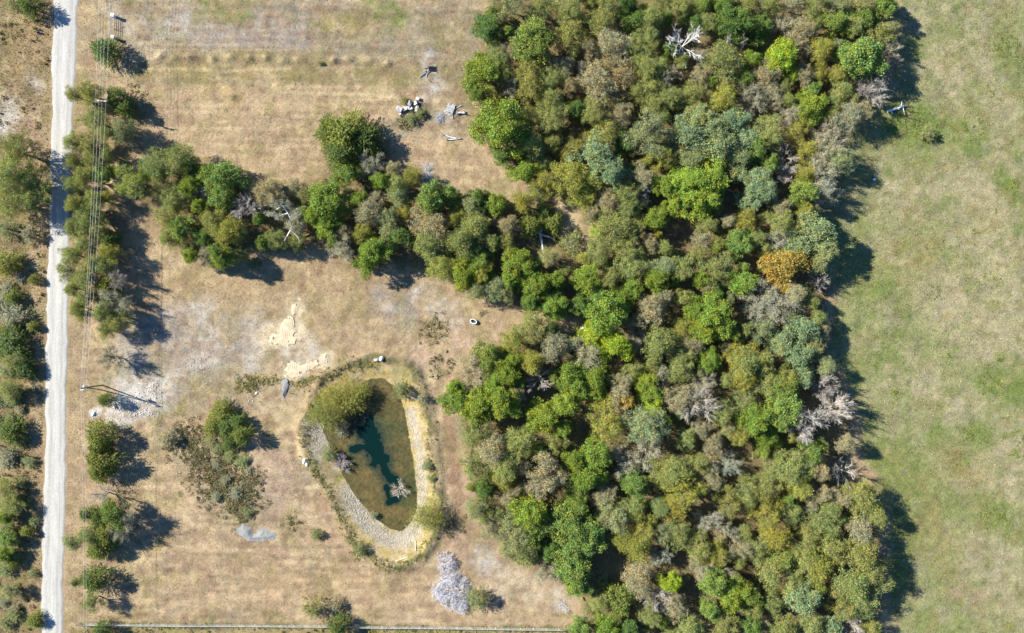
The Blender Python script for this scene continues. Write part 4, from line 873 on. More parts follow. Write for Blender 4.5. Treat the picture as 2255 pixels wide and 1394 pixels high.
tile(0, 460, 2.966, [
 (35, 355, 85, 'j'), (460, 300, 75, 'O'), (430, 400, 75, 'b'), (470, 520, 65, 'O'), (560, 250, 85, 'O'), (600, 350, 75, 'O'), (710, 205, 68, 'J'), (720, 285, 72, 'y'), (680, 365, 75, 'O'), (690, 510, 78, 'j', 'yellow green juniper in the row beside the road'), (740, 600, 88, 'S'), (680, 675, 75, 'O'), (770, 740, 75, 'O'), (690, 795, 55, 'O'),
 (760, 450, 75, 'D'), (540, 450, 85, 'O'), (550, 585, 65, 'O'), (500, 645, 55, 'O'), (540, 150, 80, 'O'), (580, 60, 80, 'O'), (470, 120, 60, 'O'), (540, 690, 55, 'O'), (640, 120, 70, 'O'), (700, 970, 72, 'S'), (685, 1250, 50, 'J', 'small dark juniper beside the leaning utility pole'),
 (80, 700, 90, 'U'), (60, 880, 112, 'J'), (80, 1000, 92, 'O'), (150, 1040, 82, 'J'), (60, 1180, 92, 'O'), (40, 130, 65, 'u'), (190, 160, 60, 'U'), (200, 760, 50, 'u'),
 (1100, 60, 95, 'O'), (1185, 130, 95, 'd'), (1100, 200, 65, 'O'), (1440, 150, 92, 'O'), (1330, 180, 75, 'g'), (1250, 300, 62, 'G'), (1340, 310, 60, 'S')])
tile(0, 924, 2.966, [
 (645, 100, 96, 'j'), (660, 280, 108, 'j'), (640, 190, 72, 'J'), (640, 350, 66, 'j'), (655, 500, 72, 'D'), (560, 620, 50, 'J'), (650, 640, 78, 'J'), (725, 630, 90, 'd'), (800, 690, 93, 'S'), (690, 750, 90, 'j'), (640, 845, 90, 'j'), (470, 800, 69, 'b'), (585, 760, 72, 'O'), (610, 1050, 96, 'J'), (600, 1185, 66, 'O'), (660, 1375, 60, 'J'), (497, 1065, 33, 'J'),
 (60, 80, 95, 'J'), (40, 450, 75, 'O'), (65, 560, 85, 'O'), (30, 640, 65, 'G'), (50, 780, 75, 'd'), (30, 880, 65, 'G'), (60, 1120, 65, 'b'), (40, 270, 55, 'U'), (90, 1250, 45, 'U'), (30, 1330, 50, 'u')])
tile(450, 800, 2.345, [
 (85, 250, 62, 'j'), (40, 330, 52, 'j'), (110, 330, 66, 'J'), (165, 300, 60, 'J'), (190, 370, 58, 'j'), (130, 400, 55, 'J'), (30, 400, 34, 'u'), (70, 440, 30, 'u'), (130, 480, 34, 'u'), (195, 500, 40, 'u'), (60, 520, 26, 'U'), (230, 550, 24, 'U'), (110, 600, 30, 'U'), (60, 690, 30, 'U'), (165, 670, 34, 'U'), (220, 770, 30, 'u'), (-190, 390, 50, 'U', 'sparse grey green bush alone near the rounded junipers'), (620, 265, 80, 'W', 'feathery olive willow overhanging the pond'), (735, 190, 78, 'W', 'feathery olive willow overhanging the pond'), (660, 195, 70, 'W', 'feathery olive willow overhanging the pond'), (790, 150, 55, 'W', 'feathery olive willow overhanging the pond'),
 (1155, 795, 78, 'W', 'yellow green willow on the pond bank by the track'), (575, 885, 32, 'u', 'small olive bush alone in the tan field'), (1380, 640, 28, 'j', 'tiny yellow green juniper beside the pond track'), (1010, 140, 45, 'u', 'fresh green bush at the head of the pond bank'), (700, 350, 45, 'U', 'grey green bush at the water under the willows'), (640, 470, 38, 'u'), (560, 1265, 55, 'u'), (680, 1255, 40, 'U'), (690, 1360, 60, 'J', 'dark juniper just outside the wire fence'), (1410, 1220, 60, 'u', 'olive bush leaning against the pale brush pile'),
 (1150, 530, 28, 'u'), (1175, 590, 24, 'u'), (870, 790, 22, 'U'), (1130, 180, 25, 'U'), (800, 960, 34, 'u')])
trees += [(2045, 293, 17, 'u', 'brownish bush alone on the green pasture'), (705, 138, 6, 'u', 'tiny dark bush in the mown field'), (1180, 425, 20, 'u', None), (925, 250, 12, 'u', 'taller weedy bush beside the rubble blocks'), (905, 262, 12, 'u', 'low weedy bush behind the rubble blocks'), (890, 222, 10, 'u', None), (560, 580, 12, 'u', None)]

for i in range(46):
    trees.append((float(rng.uniform(-15, 78)), float(rng.uniform(600, 1400)), float(rng.uniform(9, 20)), str(rng.choice(list('uuUj'))), None))
# smaller trees closing the gaps in the wood
have = np.array([(t[0], t[1], t[2]) for t in trees])
cand = np.stack([rng.uniform(280, 1960, 9000), rng.uniform(-20, 1420, 9000)], 1); ok = sdist(cand[:, 0], cand[:, 1], WOOD) < -14
gapx = [(1262, 500, 44), (1210, 702, 30), (1250, 712, 24), (1165, 692, 22), (1255, 500, 30), (1230, 545, 22), (1190, 520, 25), (1330, 1250, 45), (1130, 920, 22), (1240, 870, 20), (870, 585, 30), (1290, 480, 20)]
nf = 0
for c_ in cand[ok]:
    if any((c_[0] - q[0]) ** 2 + (c_[1] - q[1]) ** 2 < q[2] ** 2 for q in gapx): continue
    dd = np.hypot(have[:, 0] - c_[0], have[:, 1] - c_[1]) - have[:, 2] * .86
    m = dd.min()
    if m > 4 and nf < 130:
        r = float(np.clip(m + 9, 13, 26)); t = str(rng.choice(list('OOOTTydbSg')))
        trees.append((c_[0], c_[1], r, t, None)); have = np.vstack([have, (c_[0], c_[1], r)]); nf += 1

BARK = {'oak': (.9, .85, .8), 'elm': (1.5, 1.4, 1.25), 'juniper': (.9, .75, .65), 'willow': (1.2, 1.0, .8), 'bush': (1.2, 1.1, .95)}
def make_tree(px, py, rpx, t, label):
    proto, colr, name, phrase = TYPES[t]
    r = rpx * S
    bushy = proto == 'bush'
    if bushy: h = r * rng.uniform(.9, 1.25)
    elif proto == 'juniper': h = 1.3 + r * 1.05
    elif proto == 'willow': h = 1.6 + r * .75
    else: h = 3.2 + r * 1.05
    h *= rng.uniform(.88, 1.12)
    if px < 112 and py > 520: h *= .6
    if bushy and 420 < px < 560 and 960 < py < 1140: h *= .5
    if proto == 'juniper' and 440 < px < 530 and 880 < py < 980: h *= .7
    x, y = [float(q) for q in P(px, py, h * .6)]
    lab = label or auto_label(px, py, rpx, t, phrase); grp = None if label and 'overhanging' not in label else lab
    root = thing(name, lab, 'bush' if bushy else 'tree', (x, y, gz(x, y)), rng.uniform(0, 2 * pi), grp)
    k = {'bare': 1.05, 'elm': 1.14, 'oak': 1.1, 'sparse': 1.1}.get(proto, 1.1)
    root.scale = (r / R0 * k * rng.uniform(.94, 1.06), r / R0 * k * rng.uniform(.94, 1.06), h / HT0)
    v = PROTO[proto][int(rng.integers(len(PROTO[proto])))]
    if label and 'starburst' in label: v = PROTO[proto][0]
    f = rng.uniform(.9, 1.12); hu = rng.normal(0, .05)
    def tc(c): return (c[0] * f * (1 + hu), c[1] * f, c[2] * f * (1 - hu), 1)
    if proto in ('bare', 'sparse'):
        w = rng.uniform(.8, 1.15); tone = rng.choice(3); tn = [(1.08, 1.04, 1.0), (1.0, .96, .88), (.92, .9, .88)][tone]
        if label and 'white' in label: tn = (1.6, 1.65, 1.7); w = 1
        if proto == 'sparse': w *= .72
        a = obj('trunk', v[0], M_DEAD, root); a.color = (tn[0] * w, tn[1] * w, tn[2] * w, 1)
        for lm_ in v[1]:
            b = obj('limb', lm_, M_DEAD, root); b.color = a.color
        if proto == 'sparse':
            c = obj('foliage', v[2], M_LEAF, root); c.color = tc(colr)
    else:
        a = obj('trunk', v[0], M_BARK, root); a.color = (*BARK[proto], 1)
        b = obj('crown', v[1], M_LEAF, root); b.color = tc(colr)
for t in trees: make_tree(*t)
# ------------------------------------------------------------------ utility poles and wires
M_POLE = rough_mat('pole_wood', (.20, .15, .11), .3, 3, .9, .4)
M_GALV = rough_mat('galvanised', (.62, .64, .64), .12, 4, .45, .05, .3)
M_PORC = rough_mat('pale_fittings', (.75, .76, .76), .08, 4, .4, 0)
def bend(a, b, sag, n=11):
    a = np.array(a); b = np.array(b); t = np.linspace(0, 1, n)[:, None]
    p = a * (1 - t) + b * t; p[:, 2] -= 4 * sag * (t[:, 0] * (1 - t[:, 0])); return p
ARM = [-1.25, -.42, .3, 1.22]
def pole(label, x, y, h, arm=True, can=False, brace=False):
    z = gz(x, y); t = thing('utility_pole', label, 'pole', (x, y, z), 0)
    T = Tubes(); T.add([(0, 0, -.6), (0, 0, h * .5), (0, 0, h)], [.17, .15, .11], 8); obj('pole_shaft', T.mesh('pole_shaft'), M_POLE, t)
    if arm:
        B = Boxes(); B.add((0, .14, h - .35), (2.7, .13, .15), -.10, .02); ca_ = obj('crossarm', B.mesh('crossarm'), M_GALV, t)
        for s_ in (-1, 1):
            T = Tubes(); T.add([(s_ * .75, .16 - s_ * .07, h - .4), (0, .14, h - 1.1)], .03, 4); obj('arm_brace', T.mesh('arm_brace'), M_GALV, ca_)
        for a_ in ARM:
            T = Tubes(); T.add([(a_, .14 - a_ * .1, h - .3), (a_, .14 - a_ * .1, h - .2), (a_, .14 - a_ * .1, h - .1)], [.05, .08, .04], 6); obj('insulator', T.mesh('insulator'), M_PORC, ca_)
    if can:
        T = Tubes(); T.add([(.1, .42, h - 1.9), (.1, .42, h - 1.85), (.1, .42, h - 1.0), (.1, .42, h - .92)], [.2, .26, .26, .2], 12); obj('transformer', T.mesh('transformer'), M_PORC, t)
        B = Boxes(); B.add((.05, -.3, h - .55), (1.0, .14, .12), .1, .02); obj('bracket', B.mesh('bracket'), M_PORC, t)
    if brace:
        T = Tubes(); T.add([(-.7, -1.1, -.3), (-.35, -.55, h * .35), (-.02, -.12, h * .72)], [.13, .12, .1], 7); obj('push_brace', T.mesh('push_brace'), M_POLE, t)
    return (x, y, z, h)
p1 = pole('utility pole with a crossarm rising from roadside trees', *[float(q) for q in P(221, 222, 7.6)], 7.6)
p2 = pole('utility pole with pale transformer and push brace near white rubble', *[float(q) for q in P(177, 856, 8.2)], 8.2, False, True, True)
p0 = pole('utility pole next along the line past the gate', *[float(q) for q in P(236, -420, 7.6)], 7.6)
p3 = pole('utility pole next along the line past the wire fence', *[float(q) for q in P(186, 1500, 8.0)], 8.0)
p4 = pole('utility pole standing across the road', *[float(q) for q in P(-50, 962, 0)], 8.0)
M_WIRE = rough_mat('wire_metal', (.85, .85, .8), .05, 4, .5, 0)
def att(p, i, low=0):
    if p is p2: return (p[0] + [-.45, 0, .2, .5][i], p[1] - .25, p[2] + p[3] - [.45, -.02, .5, 1.0][i])
    return (p[0] + ARM[i], p[1] + .14 - ARM[i] * .1, p[2] + p[3] - .08)
for i, nm in enumerate(('outermost wire on the road side', 'second wire from the road side', 'third wire from the road side', 'wire on the field side')):
    T = Tubes()
    for a_, b_ in ((p0, p1), (p1, p2)): T.add(bend(att(a_, i), att(b_, i), .55), .017, 4)
    if i in (1, 2): T.add(bend(att(p2, i), att(p3, i), .55), .015, 4)
    tag(obj('power_line', T.mesh('power_line'), M_WIRE), 'overhead power line, ' + nm, 'power line', 'overhead power lines beside the road')

# ------------------------------------------------------------------ gate and pillars
M_LIME = rough_mat('white_stone', (.68, .66, .62), .15, 3, .85, .3)
for (px_, py_), lb in (((250, 35), 'white stone gate pillar farther from the lone juniper'), ((250, 83), 'white stone gate pillar next to the lone juniper')):
    x, y = [float(q) for q in P(px_, py_, .6)]; t = thing('gate_pillar', lb, 'pillar', (x, y, gz(x, y)), -.15)
    B = Boxes(); B.add((0, 0, .5), (.62, .62, 1.2), 0, .04); obj('shaft', B.mesh('shaft'), M_LIME, t)
    B = Boxes(); B.add((0, 0, 1.14), (.78, .78, .1), 0, .04); obj('cap', B.mesh('cap'), M_LIME, t)
M_STEEL = rough_mat('dull_steel', (.30, .29, .28), .2, 4, .55, .1, .4)
x0, y0 = [float(q) for q in P(249, 39)]; x1, y1 = [float(q) for q in P(249, 79)]; zg = gz((x0 + x1) / 2, (y0 + y1) / 2)
t = thing('farm_gate', 'thin steel tube gate hung between two white pillars', 'gate', ((x0 + x1) / 2, (y0 + y1) / 2, zg))
hl = abs(y0 - y1) / 2
for k_ in range(5):
    T = Tubes(); T.add([(0, -hl, .25 + .22 * k_), (0, hl, .25 + .22 * k_)], .03, 6); obj('rail', T.mesh('rail'), M_STEEL, t)
for yy in (-hl, -hl * .2, hl):
    T = Tubes(); T.add([(0.04, yy, -.2), (0.04, yy, 1.22)], .06 if yy == -hl * .2 else .035, 6); obj('upright', T.mesh('upright'), M_STEEL, t)

# ------------------------------------------------------------------ fence along the lower boundary
M_PIPE = rough_mat('pale_pipe', (.42, .47, .45), .1, 3, .5, .05)
xa, ya = [float(q) for q in P(174, 1372)]; xb, yb = [float(q) for q in P(1258, 1383)]
fl = math.hypot(xb - xa, yb - ya); fa = math.atan2(yb - ya, xb - xa)
t = thing('pipe_fence', 'long pale pipe fence along the clearing edge', 'fence', (xa, ya, 0), fa)
npost = int(fl / 3.0)
def fz(s_): return gz(xa + s_ * cos(fa), ya + s_ * sin(fa))
ss = np.linspace(0, fl, npost + 1); zs = np.array([fz(s_) for s_ in ss])
T = Tubes(); T.add([(0, 0, -.4), (0, 0, 1.2)], .05, 6); pm = T.mesh('post')
for s_, z_ in zip(ss, zs): obj('post', pm, M_PIPE, t, (s_, 0, z_))
T = Tubes(); T.add(np.stack([ss, ss * 0, zs + 1.22], 1), .06, 6); obj('top_rail', T.mesh('top_rail'), M_PIPE, t)
for k_ in (.4, .7, 1.0):
    T = Tubes(); T.add(np.stack([ss, ss * 0 + .06, zs + k_], 1), .012, 4); obj('wire', T.mesh('wire'), M_WIRE, t)

# ------------------------------------------------------------------ sand, gravel and clay heaps
def heap_mat(name, dark, streak=None):
    def b(nt, out):
        at = N(nt, 'ShaderNodeAttribute', attribute_name='tint'); geo = N(nt, 'ShaderNodeNewGeometry')
        n1 = noise_node(nt, 3.0, 7, .75, geo.outputs['Position'])
        c = mixc(nt, at.outputs['Color'], ramp(nt, n1.outputs[0], .3, (dark, dark, dark), .7, (1.12, 1.12, 1.12)), 1, 'MULTIPLY')
        p = N(nt, 'ShaderNodeBsdfPrincipled'); p.inputs['Roughness'].default_value = .95; p.inputs['Specular IOR Level'].default_value = .1
        bm = N(nt, 'ShaderNodeBump'); bm.inputs['Strength'].default_value = .5; bm.inputs['Distance'].default_value = .08
        nt.links.new(n1.outputs[0], bm.inputs['Height']); nt.links.new(bm.outputs[0], p.inputs['Normal'])
        nt.links.new(c, p.inputs['Base Color']); nt.links.new(p.outputs[0], out.inputs[0])
    return mat(name, b)
M_HEAP = heap_mat('heap_soil', .8)
def mound(name, label, cat, poly, hgt, color, ridge=0.0, rang=0.0, step=1.1, wob=7):
    poly = [(p_[0], p_[1]) for p_ in poly]; xs = [p_[0] for p_ in poly]; ys = [p_[1] for p_ in poly]
    GX, GY = np.meshgrid(np.arange(min(xs) - 6, max(xs) + 6, step), np.arange(min(ys) - 6, max(ys) + 6, step))
    px, py = GX.ravel(), GY.ravel(); x, y = P(px, py)
    sd_ = sdist(px, py, poly) + (fbm(x, y, 1.1, 131, 4) - .5) * wob
    z = ground_z(x, y) + hgt * smooth(1, -10, sd_) * (.6 + .8 * fbm(x, y, 1.5, 133, 3)) + .06 * smooth(3, 0, sd_) - .05
    if ridge:
        q = px * cos(rang) + py * sin(rang) + (fbm(x, y, 5, 135, 2) - .5) * 6
        z = z + ridge * (np.sin(q * 2 * pi / 4.6) * .5 + .5) * smooth(0, -4, sd_) * smooth(.35, .5, fbm(x, y, 3, 137, 2))
    k = (sd_ < 2)
    if ridge: k = k & ((sd_ < -12) | (fbm(x, y, .9, 141, 4) > .26 + .28 * smooth(-12, 2, sd_)))
    k = k.reshape(GX.shape); kk = k[:-1, :-1] & k[1:, :-1] & k[:-1, 1:] & k[1:, 1:]
    iy, ix = np.nonzero(kk); w_ = GX.shape[1]; a = iy * w_ + ix; F = np.stack([a, a + w_, a + w_ + 1, a + 1], 1)
    used = np.unique(F); rm_ = np.zeros(len(px), int); rm_[used] = np.arange(len(used))
    Cc = color[None] * (.78 + .44 * fbm(x, y, .9, 139, 4))[:, None]
    o = obj(name, np_mesh(name, np.stack([x, y, z], 1)[used], rm_[F], Cc[used], True), M_HEAP)
    return tag(o, label, cat)
q = lambda L: [(550 + a_ / 5.808, 640 + b_ / 5.808) for a_, b_ in L]
mound('sand_heap', 'spread of cream sand with a long tracked tail', 'sand', q([(545, 120), (640, 110), (625, 210), (600, 310), (595, 480), (620, 560), (660, 600), (620, 680), (560, 720), (480, 720), (420, 740), (330, 710), (230, 690), (225, 640), (270, 560), (380, 530), (400, 420), (400, 330), (510, 310), (525, 220)]), .10, C['cream'] * .66, .035, -.12)
mound('sand_heap', 'tracked band of cream sand touching the grey gravel heap', 'sand', q([(455, 960), (500, 890), (700, 910), (830, 900), (900, 800), (990, 790), (1010, 870), (990, 970), (880, 990), (760, 1040), (640, 1090), (545, 1165), (430, 1090)]), .10, C['cream'] * .66, .035, -.08)
mound('gravel_heap', 'small grey gravel heap at the edge of the cream sand', 'gravel heap', q([(430, 1120), (520, 1110), (545, 1150), (530, 1230), (480, 1330), (440, 1390), (385, 1340), (390, 1240), (410, 1160)]), .3, lin(168, 168, 162) * .6, .03, .3, 1.0, 4)
mound('clay_heap', 'flat grey clay heap in the tan field below scrub', 'clay heap', [(450 + a_ / 2.345, 800 + b_ / 2.345) for a_, b_ in [(165, 860), (200, 830), (240, 850), (250, 890), (300, 850), (370, 880), (360, 910), (300, 918), (230, 918), (180, 890)]], .22, lin(172, 172, 166) * .6, 0, 0, 1.0, 5)

# ------------------------------------------------------------------ dead wood: brush piles, logs, planks, poles
M_PALEWOOD = rough_mat('bleached_wood', (.50, .515, .53), .3, 2.5, .85, .3, object_tint=True)
M_PLANK = rough_mat('weathered_plank', (.36, .36, .35), .25, 3, .85, .3)
M_RUST = rough_mat('rusty_pipe', (.52, .27, .20), .3, 5, .8, .3)
def stick_mesh(L, r, name='branch', fork=True):
    T = Tubes(); p = curve_pts((-L / 2, 0, 0), (L / 2, rng.normal(0, .15 * L), rng.normal(0, .05)), 6, 0, .22); T.add(p, np.linspace(r, r * .35, 6), 5)
    if fork:
        for j in range(3):
            i = int(rng.integers(2, 5)); T.add(curve_pts(p[i], p[i] + np.array([L * rng.uniform(.15, .35), rng.normal(0, L * .2), rng.uniform(0, .2)]), 4), np.linspace(r * .5, r * .25, 4), 4, False)
    return T.mesh(name)
def brush(name, label, lobes, nparts, nstuff, hgt, tone=(1, 1, 1), L=(1.2, 2.8), r=.045):
    cx_, cy_ = lobes[0][:2]; x, y = [float(v) for v in P(cx_, cy_)]; z0 = gz(x, y)
    t = thing(name, label, 'brush pile', (x, y, z0))
    meshes = [stick_mesh(rng.uniform(*L), r * rng.uniform(.8, 1.3)) for _ in range(8)]
    w = np.array([l_[2] ** 2 for l_ in lobes], float); w /= w.sum()
    def place():
        l_ = lobes[int(rng.choice(len(lobes), p=w))]; a_ = rng.uniform(0, 2 * pi); rr = math.sqrt(rng.uniform(0, 1)) * l_[2]
        qx, qy = P(l_[0] + rr * cos(a_), l_[1] + rr * sin(a_)); hz = hgt * (1 - (rr / l_[2]) ** 2) * rng.uniform(.2, 1) + .06
        return float(qx) - x, float(qy) - y, hz + gz(float(qx), float(qy)) - z0
    for k_ in range(nparts):
        o = obj('branch', meshes[k_ % 8], M_PALEWOOD, t, place()); o.rotation_euler = (rng.normal(0, .15), rng.normal(0, .22), rng.uniform(0, 2 * pi))
        f = rng.uniform(.75, 1.15); o.color = (tone[0] * f, tone[1] * f, tone[2] * f, 1)
    T = Tubes()
    for k_ in range(nstuff):
        p_ = np.array(place()); a_ = rng.uniform(0, 2 * pi); l_ = rng.uniform(.5, 1.6); d_ = np.array([cos(a_), sin(a_), rng.normal(0, .25)]) * l_ / 2
        T.add(curve_pts(p_ - d_, p_ + d_, 4, 0, .25), np.linspace(r * .6, r * .25, 4), 4, False)
    o = obj('twig_tangle', T.mesh('twig_tangle'), M_PALEWOOD, t); o['kind'] = 'stuff'; o.color = (*tone, 1)
    return t
brush('brush_pile', 'big silvery heap of cut branches in the lower clearing', [(992, 1270, 22), (983, 1238, 23), (999, 1302, 40), (1018, 1336, 15), (970, 1300, 20)], 190, 1200, 1.7, (1.1, 1.08, 1.12))
brush('brush_pile', 'narrow pale streak of dead brush beside the wooded strip', [(940, 370, 10), (941, 388, 12), (938, 402, 8)], 30, 220, .5, (1.0, .97, .95), (.8, 1.8), .03)
brush('brush_pile', 'scant white twigs lying in the point of the lower clearing', [(1236, 1334, 10), (1246, 1342, 8)], 12, 60, .3, (1.2, 1.2, 1.18), (.8, 1.6), .03)
brush('brush_pile', 'low grey twig heap beside the lumber stack', [(970, 258, 10), (965, 264, 7)], 16, 110, .35, (.9, .9, .92), (.7, 1.4), .028)
def tube_between(name, pts, rad, m, parent=None, k=7, color=None):
    T = Tubes(); T.add(np.array(pts), rad, k); o = obj(name, T.mesh(name), m, parent)
    if color: o.color = color
    return o
def ground_line(a_, b_, up):
    (x0, y0), (x1, y1) = [[float(v) for v in P(*q_)] for q_ in (a_, b_)]
    return (x0, y0, gz(x0, y0) + up), (x1, y1, gz(x1, y1) + up)
for a_, b_, lb in (((975, 297), (1010, 306), 'longer white pole lying in the upper clearing'), ((983, 308), (1017, 305), 'shorter white pole lying in the upper clearing')):
    s_, e_ = ground_line(a_, b_, .12); o = tube_between('fence_pole', curve_pts(s_, e_, 5, 0, .02), np.linspace(.13, .10, 5), M_PALEWOOD, None, 8, (1.4, 1.4, 1.4, 1)); tag(o, lb, 'pole')
for a_, b_, lb in (((914, 1190), (915, 1213), 'cream plank standing the long way on the pond bank'), ((872, 1235), (898, 1226), 'cream plank lying at the foot of the pond bank')):
    s_, e_ = ground_line(a_, b_, .12); B = Boxes(); c_ = (np.array(s_) + np.array(e_)) / 2; ln = float(np.linalg.norm(np.array(e_) - np.array(s_)))
    B.add((0, 0, 0), (ln, .22, .06), 0, .01); o = obj('plank', B.mesh('plank'), rough_mat('cream_plank', (.66, .58, .42), .15, 3, .8, .2), None, tuple(c_))
    o.rotation_euler = Vector((e_[0] - s_[0], e_[1] - s_[1], e_[2] - s_[2])).to_track_quat('X', 'Z').to_euler(); tag(o, lb, 'plank')
# lumber stack
x, y = [float(v) for v in P(992, 239)]; t = thing('lumber_stack', 'stack of weathered grey boards near the wood edge', 'lumber', (x, y, gz(x, y)), 1.2)
B = Boxes(); B.add((0, 0, 0), (2.1, .2, .06), 0, .01); pm = B.mesh('plank')
for k_ in range(16):
    o = obj('plank', pm, M_PLANK, t, (rng.normal(0, .12), (k_ % 8 - 3.5) * .23, .12 + .16 * (k_ // 8) + rng.uniform(0, .03))); o.rotation_euler = (rng.normal(0, .08), rng.normal(0, .03), rng.normal(0, .06))
for lx, ly, a_, z_ in ((-1.3, .4, 1.3, .06), (.9, -1.5, -.7, .06), (-1.2, -.9, .5, .06), (0.2, 0, 1.6, .5)):
    o = obj('plank', pm, M_PLANK, t, (lx, ly, z_)); o.rotation_euler = (0, .03, a_)
s_, e_ = ground_line((1007, 251), (1024, 246), .2); t = thing('fallen_log', 'short pale log with dark stubs beside the boards', 'log', tuple(s_))
L_ = np.array(e_) - np.array(s_); tube_between('log_body', curve_pts((0, 0, 0), L_, 5, 0, .06), [.24, .26, .24, .2, .15], M_PALEWOOD, t, 8)
for k_ in range(4): tube_between('stub', curve_pts(L_ * (.4 + .18 * k_), L_ * (.4 + .18 * k_) + np.array([rng.normal(.5, .3), rng.normal(-.2, .5), rng.uniform(.1, .4)]), 4), np.linspace(.09, .03, 4), M_PALEWOOD, t, 5)
s_, e_ = ground_line((1953, 246), (1991, 234), .28); t = thing('fallen_log', 'silvery fallen log with stubs on the green pasture edge', 'log', tuple(s_))
L_ = np.array(e_) - np.array(s_); tube_between('log_body', curve_pts((0, 0, 0), L_, 6, 0, .06), np.linspace(.32, .2, 6), M_PALEWOOD, t, 9, (1.15, 1.17, 1.2, 1))
for k_ in range(6): tube_between('stub', curve_pts(L_ * (.2 + .14 * k_), L_ * (.2 + .14 * k_) + np.array([rng.normal(.3, .4), rng.normal(0, .8), rng.uniform(.1, .5)]), 4), np.linspace(.11, .03, 4), M_PALEWOOD, t, 5, (1.15, 1.17, 1.2, 1))
# rusty pipes
x, y = [float(v) for v in P(951, 152)]; t = thing('pipe_pile', 'jumble of rusty red pipes on a pale patch', 'pipes', (x, y, gz(x, y)))
for k_ in range(11):
    l_ = rng.uniform(1.6, 2.9); a_ = rng.normal(.05, .12) if k_ < 8 else rng.normal(1.0, .3)
    d_ = np.array([cos(a_), sin(a_), rng.normal(0, .02)]) * l_ / 2; c_ = np.array([rng.normal(0, .3), (k_ % 8 - 4) * .16, .1 + .05 * (k_ % 3)]) + (np.array([-1.2, -.8, 0]) if k_ >= 8 else 0)
    tube_between('pipe', [c_ - d_, c_ + d_], .09, M_RUST if k_ < 8 else M_PALEWOOD, t, 6)
# rubble blocks
M_BLOCK = rough_mat('rubble_concrete', (.42, .41, .40), .25, 3, .9, .4)
for i, (a_, b_, r_, lb) in enumerate(((235, 825, 36, 'largest grey rubble block, at the outer end of the heap'), (212, 800, 24, 'grey rubble block behind the largest one'), (300, 815, 28, 'squarish pale rubble block between the largest and the flat ones'), (345, 805, 22, 'flat pale rubble slab in the heap'), (382, 815, 22, 'flat pale rubble slab at the weedy bush'), (365, 745, 30, 'grey rubble block set apart from the heap'),
        (440, 745, 27, 'tilted pale rubble block under the thin upright one'), (466, 690, 22, 'thin pale rubble block standing on end'), (455, 800, 22, 'rubble block in dark weeds'), (450, 832, 20, 'small pale rubble slab at the foot of the heap'), (240, 880, 16, 'small white rubble chip beside the largest block'))):
    x, y = [float(v) for v in P(840 + a_ / 5.808, 100 + b_ / 5.808)]; s_ = r_ / 5.808 * S * 1.9
    B = Boxes(); B.add((0, 0, 0), (s_ * rng.uniform(.9, 1.3), s_ * rng.uniform(.7, 1), s_ * rng.uniform(.45, .8)), 0, s_ * .16, s_ * .05)
    o = obj('rubble_block', B.mesh('rubble_block'), M_BLOCK, None, (x, y, gz(x, y) + s_ * .28)); o.rotation_euler = (rng.normal(0, .2), rng.normal(0, .2), rng.uniform(0, 3)); tag(o, lb, 'rubble block', 'rubble blocks in the upper clearing')
# white rocks
import bmesh
def rock(px_, py_, r_, label, name='white_rock'):
    bm = bmesh.new(); bmesh.ops.create_icosphere(bm, subdivisions=3, radius=1)
    o3 = rng.uniform(0, 50, 3)
    for v in bm.verts:
        c_ = v.co; nn = float(fbm(np.array([c_.x + c_.z * .7 + o3[0]]), np.array([c_.y - c_.z * .4 + o3[1]]), .9, 151, 3)[0])
        v.co = c_ * (.72 + .56 * nn); v.co.z = max(v.co.z, -.5) * .62
    me = bpy.data.meshes.new(name); bm.to_mesh(me); bm.free()
    x, y = [float(v) for v in P(px_, py_)]; o = obj(name, me, M_LIME, None, (x, y, gz(x, y) + r_ * .22)); o.scale = (r_ * 1.2, r_ * .9, r_); o.rotation_euler = (0, 0, rng.uniform(0, 6)); tag(o, label, 'rock')
rock(829, 793, .42, 'round white rock on the head of the pond bank'); rock(841, 789, .55, 'long white rock on the head of the pond bank')
rock(671, 1014, .55, 'larger white rock in weeds on the pond bank'); rock(677, 1022, .42, 'smaller white rock in weeds on the pond bank')
rock(1926, 395, .35, 'small white rock alone at the pasture edge'); rock(35, 681, .6, 'white rock on the rough verge across the road')
rock(1283, 721, .5, 'white rock at the point where the clearing ends'); rock(206, 911, .5, 'white boulder in rubble by the road verge'); rock(565, 866, .3, 'white rock in scrub near the gravel heap')
# trough
x, y = [float(v) for v in P(1043, 708, .3)]; t = thing('stock_trough', 'white oval trough with dark hollow in the clearing', 'trough', (x, y, gz(x, y)), -.35)
n = 24; a = np.arange(n) * 2 * pi / n
def oval(rx_, ry_, z_): return np.stack([rx_ * np.cos(a), ry_ * np.sin(a), np.full(n, z_)], 1)
rings = [oval(.72, .44, -.05), oval(.85, .55, .5), oval(.88, .58, .53), oval(.72, .44, .53), oval(.6, .34, .12)]
V = np.concatenate(rings); F = [(i * n + j, i * n + (j + 1) % n, (i + 1) * n + (j + 1) % n, (i + 1) * n + j) for i in range(4) for j in range(n)]
obj('shell', np_mesh('shell', V, F, None, True), M_PORC, t)
me = bpy.data.meshes.new('hollow_shade'); me.from_pydata(oval(.645, .375, .26).tolist(), [], [list(range(n))]); obj('hollow_shade', me, rough_mat('hollow_shade', (.05, .055, .07), .1, 3, .3, 0), t)  # near-black disc stands in for the shade inside the trough
